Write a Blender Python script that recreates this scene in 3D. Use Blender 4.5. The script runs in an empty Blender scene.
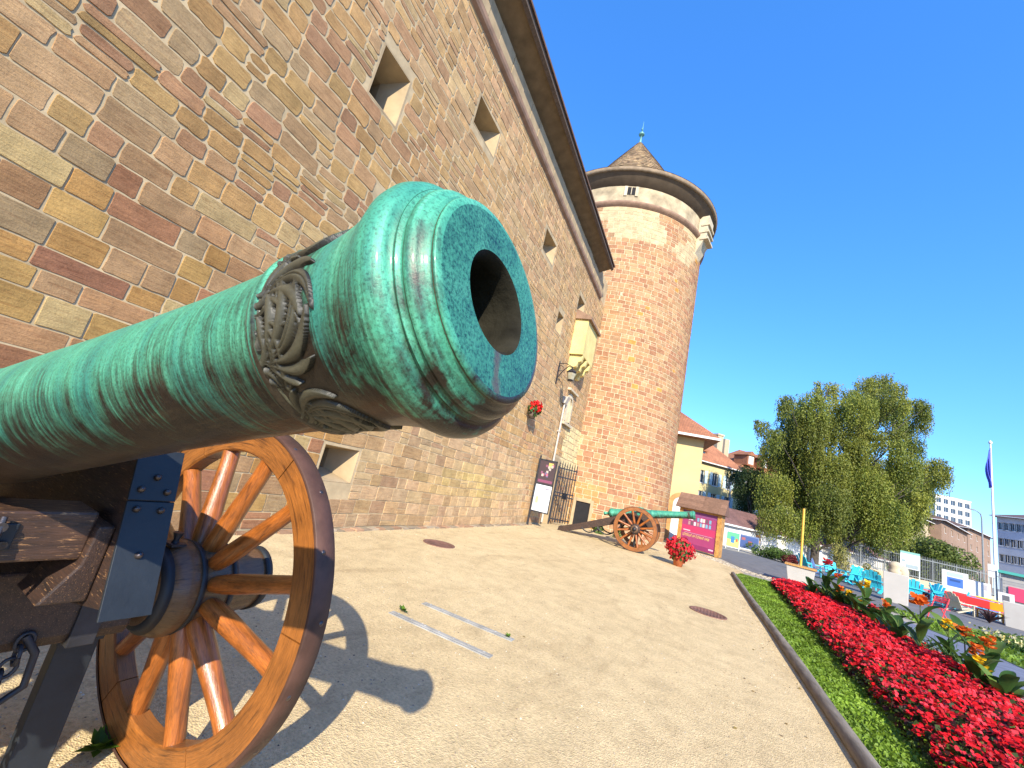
import bpy, bmesh, math, random
from math import sin, cos, pi, radians, sqrt, atan2, hypot
from mathutils import Vector, Matrix, noise
import numpy as np
random.seed(7)
sc = bpy.context.scene
col = sc.collection

# ------------------------------------------------------------------ camera
F, H, P, R, Y = 410.0, 1.6, radians(12.6), radians(12.8), radians(26.3)
fwd = Vector((-sin(Y)*cos(P), cos(Y)*cos(P), sin(P)))
r0 = Vector((cos(Y), sin(Y), 0)); u0 = r0.cross(fwd)
cup = u0*cos(R) - r0*sin(R); crt = r0*cos(R) + u0*sin(R)
cam = bpy.data.cameras.new('camera'); co = bpy.data.objects.new('camera', cam); col.objects.link(co)
cam.sensor_width = 36; cam.lens = F/1024*36; cam.clip_start = 0.02; cam.clip_end = 3000
m = Matrix.Identity(4)
for i in range(3):
    m[i][0] = crt[i]; m[i][1] = cup[i]; m[i][2] = -fwd[i]
m[0][3], m[1][3], m[2][3] = 0, 0, H
co.matrix_world = m
sc.camera = co
C0 = Vector((0, 0, H))
def ray(x, y): return crt*(x-512) + cup*(384-y) + fwd*F
def on_ground(x, y, z=0.0):
    d = ray(x, y); return C0 + d*((z-H)/d.z)
def at_depth(x, y, dep):                     # point seen at (x, y), dep metres along the horizontal heading
    d = ray(x, y); hd = Vector((-sin(Y), cos(Y), 0)); return C0 + d*(dep/d.dot(hd))
def on_wall(x, y, X):
    d = ray(x, y); return C0 + d*(X/d.x)

# ------------------------------------------------------------------ sky and sun
SUNV = Vector((0.76, -1.42, 1.0)).normalized()
el = math.asin(SUNV.z); az = atan2(SUNV.x, SUNV.y)
w = bpy.data.worlds.new('World'); sc.world = w; w.use_nodes = True
nt = w.node_tree; bg = nt.nodes['Background']
sky = nt.nodes.new('ShaderNodeTexSky'); sky.sky_type = 'NISHITA'; sky.sun_disc = False
sky.sun_elevation = el; sky.sun_rotation = az
sky.air_density = 1.0; sky.dust_density = 0.3; sky.ozone_density = 3.0; sky.altitude = 400
hs = nt.nodes.new('ShaderNodeHueSaturation'); hs.inputs['Saturation'].default_value = 1.2
hs.inputs['Hue'].default_value = 0.498
gm = nt.nodes.new('ShaderNodeGamma'); gm.inputs['Gamma'].default_value = 0.72; nt.links.new(sky.outputs[0], gm.inputs[0])
mu = nt.nodes.new('ShaderNodeMix'); mu.data_type = 'RGBA'; mu.blend_type = 'MULTIPLY'; mu.inputs[0].default_value = 1; mu.inputs[7].default_value = (1.42, 1.72, 2.45, 1); nt.links.new(gm.outputs[0], mu.inputs[6])
nt.links.new(mu.outputs[2], hs.inputs['Color']); nt.links.new(hs.outputs[0], bg.inputs[0])
bg.inputs[1].default_value = 0.13
sl = bpy.data.lights.new('sun', 'SUN'); sl.energy = 4.9; sl.angle = radians(0.53); sl.color = (1, 0.91, 0.74)
so = bpy.data.objects.new('sun', sl); col.objects.link(so)
so.rotation_euler = SUNV.to_track_quat('Z', 'Y').to_euler()
so.location = (20, -30, 40)
sc.view_settings.view_transform = 'Standard'; sc.view_settings.look = 'None'
sc.view_settings.gamma = 1; sc.view_settings.use_curve_mapping = False
sc.view_settings.exposure = 0.95

# ------------------------------------------------------------------ materials
def mat(name): 
    m = bpy.data.materials.new(name); m.use_nodes = True
    return m, m.node_tree, m.node_tree.nodes['Principled BSDF']
def N(nt, t, **k):
    n = nt.nodes.new(t)
    for a, b in k.items():
        if a in ('operation', 'blend_type', 'data_type', 'attribute_name', 'interpolation', 'feature', 'bands_direction', 'wave_type', 'noise_type', 'distance', 'use_clamp'): setattr(n, a, b)
        else: n.inputs[a.replace('_', ' ')].default_value = b
    return n
def ramp(nt, src, stops):
    r = nt.nodes.new('ShaderNodeValToRGB'); nt.links.new(src, r.inputs[0])
    el = r.color_ramp.elements
    while len(el) < len(stops): el.new(0.5)
    for e, (p, c) in zip(el, stops):
        e.position = p; e.color = (c[0], c[1], c[2], 1) if not isinstance(c, float) else (c, c, c, 1)
    return r.outputs[0]
def mixc(nt, fac, a, b, bt='MIX'):
    n = nt.nodes.new('ShaderNodeMix'); n.data_type = 'RGBA'; n.blend_type = bt
    if isinstance(fac, (int, float)): n.inputs[0].default_value = fac
    else: nt.links.new(fac, n.inputs[0])
    for k, v in ((6, a), (7, b)):
        if isinstance(v, tuple): n.inputs[k].default_value = (*v[:3], 1)
        else: nt.links.new(v, n.inputs[k])
    return n.outputs[2]
def mathn(nt, op, a, b=None, c=None):
    n = nt.nodes.new('ShaderNodeMath'); n.operation = op
    for i, v in enumerate((a, b, c)):
        if v is None: continue
        if isinstance(v, (int, float)): n.inputs[i].default_value = v
        else: nt.links.new(v, n.inputs[i])
    return n.outputs[0]
def coords(nt, kind='Object', scale=(1, 1, 1)):
    tc = nt.nodes.new('ShaderNodeTexCoord'); mp = nt.nodes.new('ShaderNodeMapping')
    nt.links.new(tc.outputs[kind], mp.inputs[0]); mp.inputs['Scale'].default_value = scale
    return mp.outputs[0]
def noi(nt, vec, scale, detail=4, rough=0.55, dist=0.0):
    n = nt.nodes.new('ShaderNodeTexNoise'); nt.links.new(vec, n.inputs['Vector'])
    n.inputs['Scale'].default_value = scale; n.inputs['Detail'].default_value = detail
    n.inputs['Roughness'].default_value = rough; n.inputs['Distortion'].default_value = dist
    return n.outputs['Fac']
def bump(nt, bs, h, strength=0.4, dist=0.01):
    b = nt.nodes.new('ShaderNodeBump'); b.inputs['Strength'].default_value = strength; b.inputs['Distance'].default_value = dist
    nt.links.new(h, b.inputs['Height']); nt.links.new(b.outputs[0], bs.inputs['Normal'])
    return b
def simple(name, c, rough=0.6, metal=0.0, var=0.25, scale=6.0, bmp=0.15, kind='Object', spec=0.4, streak=(1, 1, 1)):
    m, nt, bs = mat(name)
    v = coords(nt, kind, streak); n1 = noi(nt, v, scale, 5)
    a = tuple(x*(1-var) for x in c); b = tuple(min(1, x*(1+var)) for x in c)
    nt.links.new(ramp(nt, n1, [(0.3, a), (0.7, b)]), bs.inputs['Base Color'])
    bs.inputs['Roughness'].default_value = rough; bs.inputs['Metallic'].default_value = metal
    bs.inputs['Specular IOR Level'].default_value = spec
    if bmp: bump(nt, bs, noi(nt, v, scale*6, 4), bmp, 0.004)
    return m
def attr_mat(name, rough=0.85, nscale=9.0, var=0.3, bmp=0.5, bdist=0.01, spec=0.2, trans=0.0, fine=60.0):
    m, nt, bs = mat(name)
    at = nt.nodes.new('ShaderNodeAttribute'); at.attribute_name = 'Col'
    v = coords(nt, 'Object'); n1 = noi(nt, v, nscale, 6, 0.65); n2 = noi(nt, v, fine, 3, 0.6)
    g = ramp(nt, n1, [(0.25, 1-var), (0.75, 1+var*0.6)])
    g2 = ramp(nt, n2, [(0.3, 1-var*0.5), (0.7, 1+var*0.3)])
    c = mixc(nt, 1.0, mixc(nt, 1.0, at.outputs['Color'], g, 'MULTIPLY'), g2, 'MULTIPLY')
    nt.links.new(c, bs.inputs['Base Color']); bs.inputs['Roughness'].default_value = rough
    bs.inputs['Specular IOR Level'].default_value = spec
    if bmp:
        h = mathn(nt, 'ADD', mathn(nt, 'MULTIPLY', n1, 1.0), mathn(nt, 'MULTIPLY', n2, 0.5)); bump(nt, bs, h, bmp, bdist)
    if trans:
        out = nt.nodes['Material Output']; tr = nt.nodes.new('ShaderNodeBsdfTranslucent'); mx = nt.nodes.new('ShaderNodeMixShader')
        nt.links.new(c, tr.inputs[0]); mx.inputs[0].default_value = trans
        nt.links.new(bs.outputs[0], mx.inputs[1]); nt.links.new(tr.outputs[0], mx.inputs[2]); nt.links.new(mx.outputs[0], out.inputs[0])
    return m

# ------------------------------------------------------------------ mesh builder
class MB:
    def __init__(s): s.v = []; s.f = []; s.m = []; s.c = []; s.uv = []; s.tf = None; s.sm = []
    def add(s, vs, fs, mi=0, c=(1, 1, 1), uv=None, smooth=False):
        o = len(s.v)
        if s.tf is not None: vs = [s.tf @ Vector(p) for p in vs]
        s.v.extend([tuple(p) for p in vs]); s.uv.extend(uv if uv else [(0, 0)]*len(vs))
        for f in fs: s.f.append(tuple(i+o for i in f)); s.m.append(mi); s.c.append(c); s.sm.append(smooth)
    def box(s, x0, x1, y0, y1, z0, z1, mi=0, c=(1, 1, 1)):
        vs = [(x, y, z) for x in (x0, x1) for y in (y0, y1) for z in (z0, z1)]
        s.add(vs, [(0, 1, 3, 2), (4, 6, 7, 5), (0, 4, 5, 1), (2, 3, 7, 6), (0, 2, 6, 4), (1, 5, 7, 3)], mi, c)
    def bar(s, p0, p1, wa, wb, up=(0, 0, 1), mi=0, c=(1, 1, 1)):   # rectangular bar
        p0, p1 = Vector(p0), Vector(p1); d = (p1-p0).normalized(); a = d.cross(Vector(up))
        if a.length < 1e-4: a = d.cross(Vector((1, 0, 0)))
        a.normalize(); b = a.cross(d)
        vs = [p + a*sa*wa/2 + b*sb*wb/2 for p in (p0, p1) for sa in (-1, 1) for sb in (-1, 1)]
        s.add(vs, [(0, 1, 3, 2), (4, 6, 7, 5), (0, 4, 5, 1), (2, 3, 7, 6), (0, 2, 6, 4), (1, 5, 7, 3)], mi, c)
    def tube(s, pts, rad, n=8, mi=0, c=(1, 1, 1), caps=True, flat=1.0):
        pts = [Vector(p) for p in pts]
        if isinstance(rad, (int, float)): rad = [rad]*len(pts)
        vs = []; uv = []; a = None; L = 0
        for i, p in enumerate(pts):
            d = (pts[min(i+1, len(pts)-1)] - pts[max(i-1, 0)]).normalized()
            if a is None: a = d.orthogonal().normalized()
            else: a = (a - d*a.dot(d)); a = a.normalized() if a.length > 1e-6 else d.orthogonal().normalized()
            b = d.cross(a)
            if i: L += (p-pts[i-1]).length
            for k in range(n):
                t = 2*pi*k/n; vs.append(p + a*cos(t)*rad[i] + b*sin(t)*rad[i]*flat); uv.append((L, abs(t-pi)*rad[i]))
        fs = [(i*n+k, i*n+(k+1) % n, (i+1)*n+(k+1) % n, (i+1)*n+k) for i in range(len(pts)-1) for k in range(n)]
        s.add(vs, fs, mi, c, uv, True)
        if caps: 
            s.add([vs[k] for k in range(n)] if s.tf is None else [s.tf.inverted() @ (s.tf @ vs[k]) for k in range(n)], [tuple(range(n))[::-1]], mi, c)
            s.add(vs[-n:], [tuple(range(n))], mi, c)
    def lathe(s, prof, n=32, axis='x', mi=0, c=(1, 1, 1), smooth=True, o=(0, 0, 0)):
        vs = []; uv = []
        for (a, r) in prof:
            for k in range(n):
                t = 2*pi*k/n; p = {'x': (a, r*cos(t), r*sin(t)), 'y': (r*cos(t), a, r*sin(t)), 'z': (r*cos(t), r*sin(t), a)}[axis]
                vs.append((p[0]+o[0], p[1]+o[1], p[2]+o[2])); uv.append((a, t))
        fs = [(i*n+k, (i+1)*n+k, (i+1)*n+(k+1) % n, i*n+(k+1) % n) for i in range(len(prof)-1) for k in range(n)]
        s.add(vs, fs, mi, c, uv, smooth)
    def prism(s, poly, e0, e1, plane='xz', mi=0, c=(1, 1, 1)):     # polygon in plane extruded along the third axis
        n = len(poly)
        def P3(p, e): return {'xz': (p[0], e, p[1]), 'xy': (p[0], p[1], e), 'yz': (e, p[0], p[1])}[plane]
        vs = [P3(p, e0) for p in poly] + [P3(p, e1) for p in poly]
        s.add(vs, [tuple(range(n)), tuple(range(n, 2*n))[::-1]] + [(i, i+n, (i+1) % n+n, (i+1) % n) for i in range(n)], mi, c)
    def build(s, name, mats, parent=None, loc=None, rot=None, bevel=0, recalc=True, autosm=True):
        me = bpy.data.meshes.new(name); me.from_pydata(s.v, [], s.f)
        if not isinstance(mats, (list, tuple)): mats = [mats]
        for m in mats: me.materials.append(m)
        me.polygons.foreach_set('material_index', s.m)
        lt = np.array([len(f) for f in s.f]); cc = np.repeat(np.array([(*c[:3], 1.0) for c in s.c], dtype=np.float32), lt, axis=0)
        a = me.color_attributes.new('Col', 'FLOAT_COLOR', 'CORNER'); a.data.foreach_set('color', cc.ravel())
        ul = me.uv_layers.new(name='UVMap'); li = np.empty(len(me.loops), dtype=np.int32); me.loops.foreach_get('vertex_index', li)
        ul.data.foreach_set('uv', np.array(s.uv, dtype=np.float32)[li].ravel())
        me.polygons.foreach_set('use_smooth', s.sm)
        if recalc and len(s.f) < 30000:
            bm = bmesh.new(); bm.from_mesh(me); bmesh.ops.recalc_face_normals(bm, faces=bm.faces); bm.to_mesh(me); bm.free()
        me.update()
        ob = bpy.data.objects.new(name, me); col.objects.link(ob)
        if parent: ob.parent = parent
        if loc is not None: ob.location = loc
        if rot is not None: ob.rotation_euler = rot
        if bevel:
            b = ob.modifiers.new('bevel', 'BEVEL'); b.width = bevel; b.segments = 2; b.limit_method = 'ANGLE'; b.angle_limit = radians(35)
            b.harden_normals = False
        return ob
def tag(o, label=None, cat=None, group=None, kind=None):
    if label: o['label'] = label
    if cat: o['category'] = cat
    if group: o['group'] = group
    if kind: o['kind'] = kind
    return o
def empty(name, loc, label, cat, rz=0, group=None):
    o = bpy.data.objects.new(name, None); col.objects.link(o); o.location = loc; o.rotation_euler = (0, 0, rz); o.empty_display_size = 0.2
    return tag(o, label, cat, group)
def copy_tree(o, parent=None):
    c = o.copy(); col.objects.link(c); c.parent = parent
    for ch in list(o.children): copy_tree(ch, c)
    return c
def nz(x, y, z=0): return noise.noise(Vector((x, y, z)))
def lerp(a, b, t): return tuple(a[i]+(b[i]-a[i])*t for i in range(3))

M = {}
def stone_mat():
    m, nt, bs = mat('dressed_sandstone'); at = nt.nodes.new('ShaderNodeAttribute'); at.attribute_name = 'Col'
    n1 = noi(nt, coords(nt, 'Object'), 4.0, 6, 0.65); st = noi(nt, coords(nt, 'Object', (3, 2.2, 22)), 1.6, 4, 0.6, 0.8); fn = noi(nt, coords(nt, 'Object'), 55, 4, 0.7)
    c = mixc(nt, 1.0, at.outputs['Color'], ramp(nt, n1, [(0.28, 0.72), (0.72, 1.16)]), 'MULTIPLY')
    c = mixc(nt, 1.0, c, ramp(nt, st, [(0.3, (0.80, 0.72, 0.68)), (0.5, (1, 1, 1)), (0.7, (1.12, 1.06, 0.95))]), 'MULTIPLY')
    c = mixc(nt, 1.0, c, ramp(nt, fn, [(0.3, 0.78), (0.6, 1.05)]), 'MULTIPLY')
    nt.links.new(c, bs.inputs['Base Color']); bs.inputs['Roughness'].default_value = 0.93; bs.inputs['Specular IOR Level'].default_value = 0.15
    bump(nt, bs, mathn(nt, 'ADD', mathn(nt, 'ADD', n1, mathn(nt, 'MULTIPLY', st, 0.8)), mathn(nt, 'MULTIPLY', fn, 0.5)), 0.6, 0.014); return m
M['stone'] = stone_mat()
M['mortar'] = simple('lime_mortar', (0.41, 0.315, 0.185), 0.95, var=0.22, scale=3.0, bmp=0.8)
M['friezeplaster'] = simple('weathered_frieze_plaster', (0.36, 0.29, 0.185), 0.92, var=0.38, scale=1.6, bmp=0.6)
M['towermortar'] = simple('pale_tower_mortar', (0.47, 0.375, 0.235), 0.95, var=0.2, scale=3.0, bmp=0.8)
M['plaster'] = simple('cream_plaster', (0.56, 0.46, 0.26), 0.9, var=0.12, scale=1.2, bmp=0.3)
M['paleplaster'] = simple('pale_lime_plaster', (0.46, 0.39, 0.27), 0.9, var=0.2, scale=2.5, bmp=0.5)
M['brownstone'] = simple('brown_string_course', (0.24, 0.15, 0.10), 0.9, var=0.25, scale=3, bmp=0.5)
M['yellowplaster'] = simple('yellow_ochre_plaster', (0.62, 0.50, 0.20), 0.9, var=0.15, scale=2, bmp=0.3)
M['timber'] = simple('weathered_timber', (0.10, 0.07, 0.05), 0.85, var=0.3, scale=2, bmp=0.4, streak=(1, 8, 8))
M['soffit'] = simple('dark_soffit_boards', (0.15, 0.11, 0.068), 0.85, var=0.25, scale=3, bmp=0.3)
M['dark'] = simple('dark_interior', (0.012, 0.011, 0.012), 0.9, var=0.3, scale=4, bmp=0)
M['iron'] = simple('blackened_iron', (0.030, 0.030, 0.035), 0.5, metal=0.3, var=0.4, scale=9, bmp=0.3)
M['blueiron'] = simple('blue_grey_painted_iron', (0.009, 0.013, 0.018), 0.6, metal=0.0, var=0.3, scale=7, bmp=0.35, spec=0.5)
M['bolt'] = simple('worn_iron_bolt', (0.10, 0.085, 0.085), 0.3, metal=0.8, var=0.4, scale=20, bmp=0.3)
M['white'] = simple('white_paint', (0.60, 0.59, 0.57), 0.6, var=0.06, scale=3, bmp=0.1)
M['glass'] = simple('window_glass', (0.03, 0.045, 0.06), 0.08, var=0.3, scale=0.7, bmp=0, spec=0.8)
M['leaf'] = attr_mat('leaf_surface', 0.55, 2.0, 0.25, 0.0, spec=0.3, trans=0.35)
M['petal'] = attr_mat('petal_surface', 0.6, 3.0, 0.15, 0.0, spec=0.25, trans=0.3)
M['paint'] = attr_mat('plain_painted_surface', 0.6, 2.0, 0.12, 0.1, 0.003, spec=0.4)
M['bark'] = simple('birch_bark', (0.055, 0.045, 0.035), 0.9, var=0.45, scale=3, bmp=0.8)

def wood(name, base, dark, rough, kind='Object', sx=(1.2, 14, 14), coat=0.3, wear=0.0):
    m, nt, bs = mat(name)
    v = coords(nt, kind, sx); n1 = noi(nt, v, 4.0, 6, 0.62, 0.6); n2 = noi(nt, coords(nt, kind, (sx[0]*3, sx[1]*4, sx[2]*4)), 5.0, 3, 0.6)
    big = noi(nt, coords(nt, 'Object'), 5.0, 3)
    hi = tuple(min(1, x*1.5) for x in base)
    c = ramp(nt, n1, [(0.28, dark), (0.45, base), (0.75, hi)])
    c = mixc(nt, 1.0, c, ramp(nt, n2, [(0.3, 0.62), (0.65, 1.05)]), 'MULTIPLY')
    c = mixc(nt, 1.0, c, ramp(nt, big, [(0.3, 0.68), (0.7, 1.15)]), 'MULTIPLY')
    if wear:
        wv = noi(nt, coords(nt, kind, (sx[0]*2.5, sx[1]*2.6, sx[2]*2.6)), 6.0, 4, 0.7)
        wf = ramp(nt, wv, [(0.60, 0.0), (0.66, 1.0)]); c = mixc(nt, mathn(nt, 'MULTIPLY', wf, wear), c, (0.42, 0.22, 0.09))
    nt.links.new(c, bs.inputs['Base Color'])
    nt.links.new(ramp(nt, n2, [(0.3, rough+0.15), (0.7, rough)]), bs.inputs['Roughness'])
    bs.inputs['Coat Weight'].default_value = coat; bs.inputs['Coat Roughness'].default_value = 0.2
    bump(nt, bs, mathn(nt, 'ADD', n1, n2), 0.5, 0.003)
    return m
M['spokewood'] = wood('varnished_orange_oak', (0.31, 0.092, 0.015), (0.055, 0.014, 0.004), 0.30)
M['rimwood'] = wood('varnished_rim_oak', (0.26, 0.090, 0.016), (0.040, 0.012, 0.004), 0.38, 'UV', (1.5, 22, 22))
M['hubwood'] = wood('varnished_hub_elm', (0.115, 0.055, 0.020), (0.03, 0.012, 0.005), 0.42, 'UV', (4, 5, 1))
M['carriagewood'] = wood('worn_brown_carriage_oak', (0.055, 0.026, 0.014), (0.014, 0.007, 0.005), 0.5, 'Object', (14, 1.5, 14), 0.1, 0.9)
M['cheekwood'] = wood('dark_carriage_oak', (0.038, 0.018, 0.011), (0.012, 0.006, 0.005), 0.55, 'Object', (1.5, 14, 14), 0.1, 0.5)

EL = radians(13.5); BZ = 1.338; XM = 1.9946      # barrel pitch, trunnion height, trunnion-to-muzzle length
# verdigris bronze: local x runs along the barrel axis
def bronze(name, face=False):
    m, nt, bs = mat(name)
    tc = nt.nodes.new('ShaderNodeTexCoord'); sp = nt.nodes.new('ShaderNodeSeparateXYZ'); nt.links.new(tc.outputs['Object'], sp.inputs[0])
    x, y, z = sp.outputs
    th = mathn(nt, 'ARCTAN2', y, z)                       # 0 on top of the barrel
    def vec(a, b, c=None):
        cb = nt.nodes.new('ShaderNodeCombineXYZ')
        for i, q in enumerate((a, b, c)):
            if q is None: continue
            if isinstance(q, (int, float)): cb.inputs[i].default_value = q
            else: nt.links.new(q, cb.inputs[i])
        return cb.outputs[0]
    cyt, cyz = mathn(nt, 'COSINE', th), mathn(nt, 'SINE', th)
    band = noi(nt, vec(mathn(nt, 'MULTIPLY', x, 13.0), mathn(nt, 'MULTIPLY', cyt, 0.35), mathn(nt, 'MULTIPLY', cyz, 0.35)), 1.0, 2, 0.5)
    drip = noi(nt, vec(mathn(nt, 'MULTIPLY', x, 95.0), mathn(nt, 'MULTIPLY', cyt, 0.9), mathn(nt, 'MULTIPLY', cyz, 0.9)), 1.3, 3, 0.6, 0.5)
    blot = noi(nt, coords(nt, 'Object'), 9.0, 6, 0.65)
    fine = noi(nt, coords(nt, 'Object'), 260.0, 4, 0.7)
    bandm = mathn(nt, 'MULTIPLY', mathn(nt, 'GREATER_THAN', x, XM-.275), mathn(nt, 'LESS_THAN', x, XM-.165))
    # rain-washed upper side carries the verdigris; height round the barrel
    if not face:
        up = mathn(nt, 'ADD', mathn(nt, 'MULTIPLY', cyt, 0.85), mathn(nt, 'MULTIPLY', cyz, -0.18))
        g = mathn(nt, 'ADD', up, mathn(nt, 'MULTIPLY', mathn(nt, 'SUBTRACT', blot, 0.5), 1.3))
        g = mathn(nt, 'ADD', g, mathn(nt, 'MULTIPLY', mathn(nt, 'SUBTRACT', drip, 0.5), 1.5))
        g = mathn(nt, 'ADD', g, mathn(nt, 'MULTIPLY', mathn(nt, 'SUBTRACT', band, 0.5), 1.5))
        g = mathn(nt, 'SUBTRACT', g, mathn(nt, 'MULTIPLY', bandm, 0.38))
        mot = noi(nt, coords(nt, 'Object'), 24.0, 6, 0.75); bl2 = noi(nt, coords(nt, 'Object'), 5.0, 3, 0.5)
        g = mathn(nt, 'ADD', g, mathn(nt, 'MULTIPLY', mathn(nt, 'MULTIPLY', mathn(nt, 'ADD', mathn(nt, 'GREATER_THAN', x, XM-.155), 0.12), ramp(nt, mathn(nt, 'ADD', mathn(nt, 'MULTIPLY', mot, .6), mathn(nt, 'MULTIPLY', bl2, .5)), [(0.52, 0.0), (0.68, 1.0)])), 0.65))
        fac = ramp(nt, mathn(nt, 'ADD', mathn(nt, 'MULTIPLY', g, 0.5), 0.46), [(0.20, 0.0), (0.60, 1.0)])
    else:
        fac = ramp(nt, mathn(nt, 'ADD', mathn(nt, 'MULTIPLY', blot, 0.9), mathn(nt, 'MULTIPLY', fine, 0.8)), [(0.66, 0.0), (0.98, 1.0)])
    green = ramp(nt, mathn(nt, 'ADD', mathn(nt, 'MULTIPLY', blot, 0.5), mathn(nt, 'MULTIPLY', drip, 0.5)), [(0.3, (0.025, 0.15, 0.105)), (0.52, (0.055, 0.30, 0.19)), (0.75, (0.14, 0.47, 0.31))])
    blue = mixc(nt, ramp(nt, band, [(0.5, 0.0), (0.72, 0.75)]), green, (0.025, 0.19, 0.165))
    green = blue
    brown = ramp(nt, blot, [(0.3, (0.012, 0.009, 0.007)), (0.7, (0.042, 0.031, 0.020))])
    if face: green = mixc(nt, 0.6, green, (0.035, 0.165, 0.105))
    if face: brown = ramp(nt, blot, [(0.3, (0.010, 0.042, 0.034)), (0.7, (0.020, 0.105, 0.072))])
    c = mixc(nt, fac, brown, green)
    spk = ramp(nt, fine, [(0.33, 0.45), (0.5, 1.0), (0.75, 1.15)])
    c = mixc(nt, 1.0, c, spk, 'MULTIPLY')
    if face:   # rust run below the bore
        d = mathn(nt, 'SUBTRACT', 1.0, mathn(nt, 'MULTIPLY', mathn(nt, 'ABSOLUTE', mathn(nt, 'ADD', y, mathn(nt, 'MULTIPLY', mathn(nt, 'SUBTRACT', blot, 0.5), 0.07))), 95.0), None)
        low = mathn(nt, 'LESS_THAN', z, -0.05)
        rr = mathn(nt, 'MULTIPLY', mathn(nt, 'MAXIMUM', d, 0.0), low)
        c = mixc(nt, mathn(nt, 'MINIMUM', mathn(nt, 'MULTIPLY', mathn(nt, 'MULTIPLY', rr, fine), 2.2), 0.7), c, (0.10, 0.045, 0.035))
    nt.links.new(c, bs.inputs['Base Color'])
    bs.inputs['Metallic'].default_value = 0.15
    nt.links.new(ramp(nt, mathn(nt, 'ADD', mathn(nt, 'MULTIPLY', fine, 0.5), mathn(nt, 'MULTIPLY', fac, 0.3)), [(0.2, 0.38), (0.75, 0.62)]), bs.inputs['Roughness'])
    bs.inputs['Specular IOR Level'].default_value = 0.42
    bs.inputs['Coat Weight'].default_value = 0.12; bs.inputs['Coat Roughness'].default_value = 0.10
    h = mathn(nt, 'ADD', mathn(nt, 'MULTIPLY', fine, 0.35), mathn(nt, 'ADD', mathn(nt, 'MULTIPLY', drip, 0.6), mathn(nt, 'MULTIPLY', blot, 0.6)))
    bump(nt, bs, h, 0.35, 0.003)
    return m
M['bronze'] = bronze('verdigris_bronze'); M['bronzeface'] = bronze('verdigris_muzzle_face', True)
M['borem'] = simple('bore_bronze', (0.020, 0.018, 0.012), 0.85, metal=0.0, var=0.6, scale=14, bmp=0.5, spec=0.1)
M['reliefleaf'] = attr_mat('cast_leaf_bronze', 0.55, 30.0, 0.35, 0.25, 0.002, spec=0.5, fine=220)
M['relief'] = simple('relief_bronze', (0.075, 0.075, 0.052), 0.36, metal=0.2, var=0.55, scale=16, bmp=0.4, spec=0.6)
M['worn'] = simple('worn_brassy_edge', (0.10, 0.082, 0.052), 0.4, metal=0.3, var=0.4, scale=12, bmp=0.2)
M['tyre'] = simple('iron_tyre', (0.070, 0.034, 0.024), 0.6, metal=0.0, var=0.45, scale=6, bmp=0.5, spec=0.3)

# ================================================================== GROUND
def ground_mat():
    m, nt, bs = mat('compacted_gravel')
    v = coords(nt, 'Object'); a = noi(nt, v, 0.45, 5, 0.6); b = noi(nt, v, 38, 5, 0.75); c = noi(nt, v, 4.0, 5, 0.7)
    vo = nt.nodes.new('ShaderNodeTexVoronoi'); nt.links.new(v, vo.inputs['Vector']); vo.inputs['Scale'].default_value = 110
    sm = noi(nt, coords(nt, 'Object', (1, .35, 1)), 1.1, 6, .7, 1.5)
    base = ramp(nt, a, [(0.3, (0.54, 0.415, 0.230)), (0.7, (0.65, 0.51, 0.290))])
    cc = mixc(nt, 1.0, base, ramp(nt, b, [(0.3, 0.62), (0.5, 0.95), (0.7, 1.18)]), 'MULTIPLY')
    cc = mixc(nt, 1.0, cc, ramp(nt, c, [(0.28, 0.80), (0.6, 1.04)]), 'MULTIPLY')
    cc = mixc(nt, 1.0, cc, ramp(nt, sm, [(0.30, (.80, .78, .76)), (0.48, (1, 1, 1)), (0.75, (1.05, 1.05, 1.05))]), 'MULTIPLY')
    cc = mixc(nt, ramp(nt, vo.outputs['Distance'], [(0.1, 0.45), (0.3, 0.0)]), cc, mixc(nt, 1.0, vo.outputs['Color'], (0.55, 0.45, 0.33), 'MULTIPLY'))
    nt.links.new(cc, bs.inputs['Base Color']); bs.inputs['Roughness'].default_value = 0.95; bs.inputs['Specular IOR Level'].default_value = 0.15
    bump(nt, bs, mathn(nt, 'ADD', b, mathn(nt, 'MULTIPLY', vo.outputs['Distance'], 0.6)), 0.7, 0.012)
    return m
M['gravel'] = ground_mat()
M['asphalt'] = simple('asphalt', (0.13, 0.125, 0.125), 0.9, var=0.25, scale=2.5, bmp=0.5)
M['blueasphalt'] = simple('blue_grey_asphalt', (0.13, 0.145, 0.20), 0.9, var=0.2, scale=3, bmp=0.5)
M['soil'] = simple('dark_soil', (0.045, 0.03, 0.02), 0.95, var=0.4, scale=12, bmp=0.8)
M['turf'] = simple('turf', (0.07, 0.13, 0.018), 0.95, var=0.4, scale=14, bmp=0.8)
M['earth'] = simple('town_ground', (0.30, 0.27, 0.22), 0.95, var=0.2, scale=0.2, bmp=0.3)
def sheet(name, poly, z, m, sub=0):
    b = MB(); b.add([(x, y, z) for x, y in poly], [tuple(range(len(poly)))]); o = b.build(name, m); tag(o, kind='structure'); return o
sheet('ground', [(-1500, -1500), (1500, -1500), (1500, 1500), (-1500, 1500)], -0.012, M['earth'])
sheet('gravel_path', [(-5.95, -14), (1.36, -14), (1.42, 18.0), (2.0, 19.9), (0.9, 27.0), (-2.2, 30), (-7, 30), (-5.95, 15)], 0.0, M['gravel'])
KX = 1.45
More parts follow.
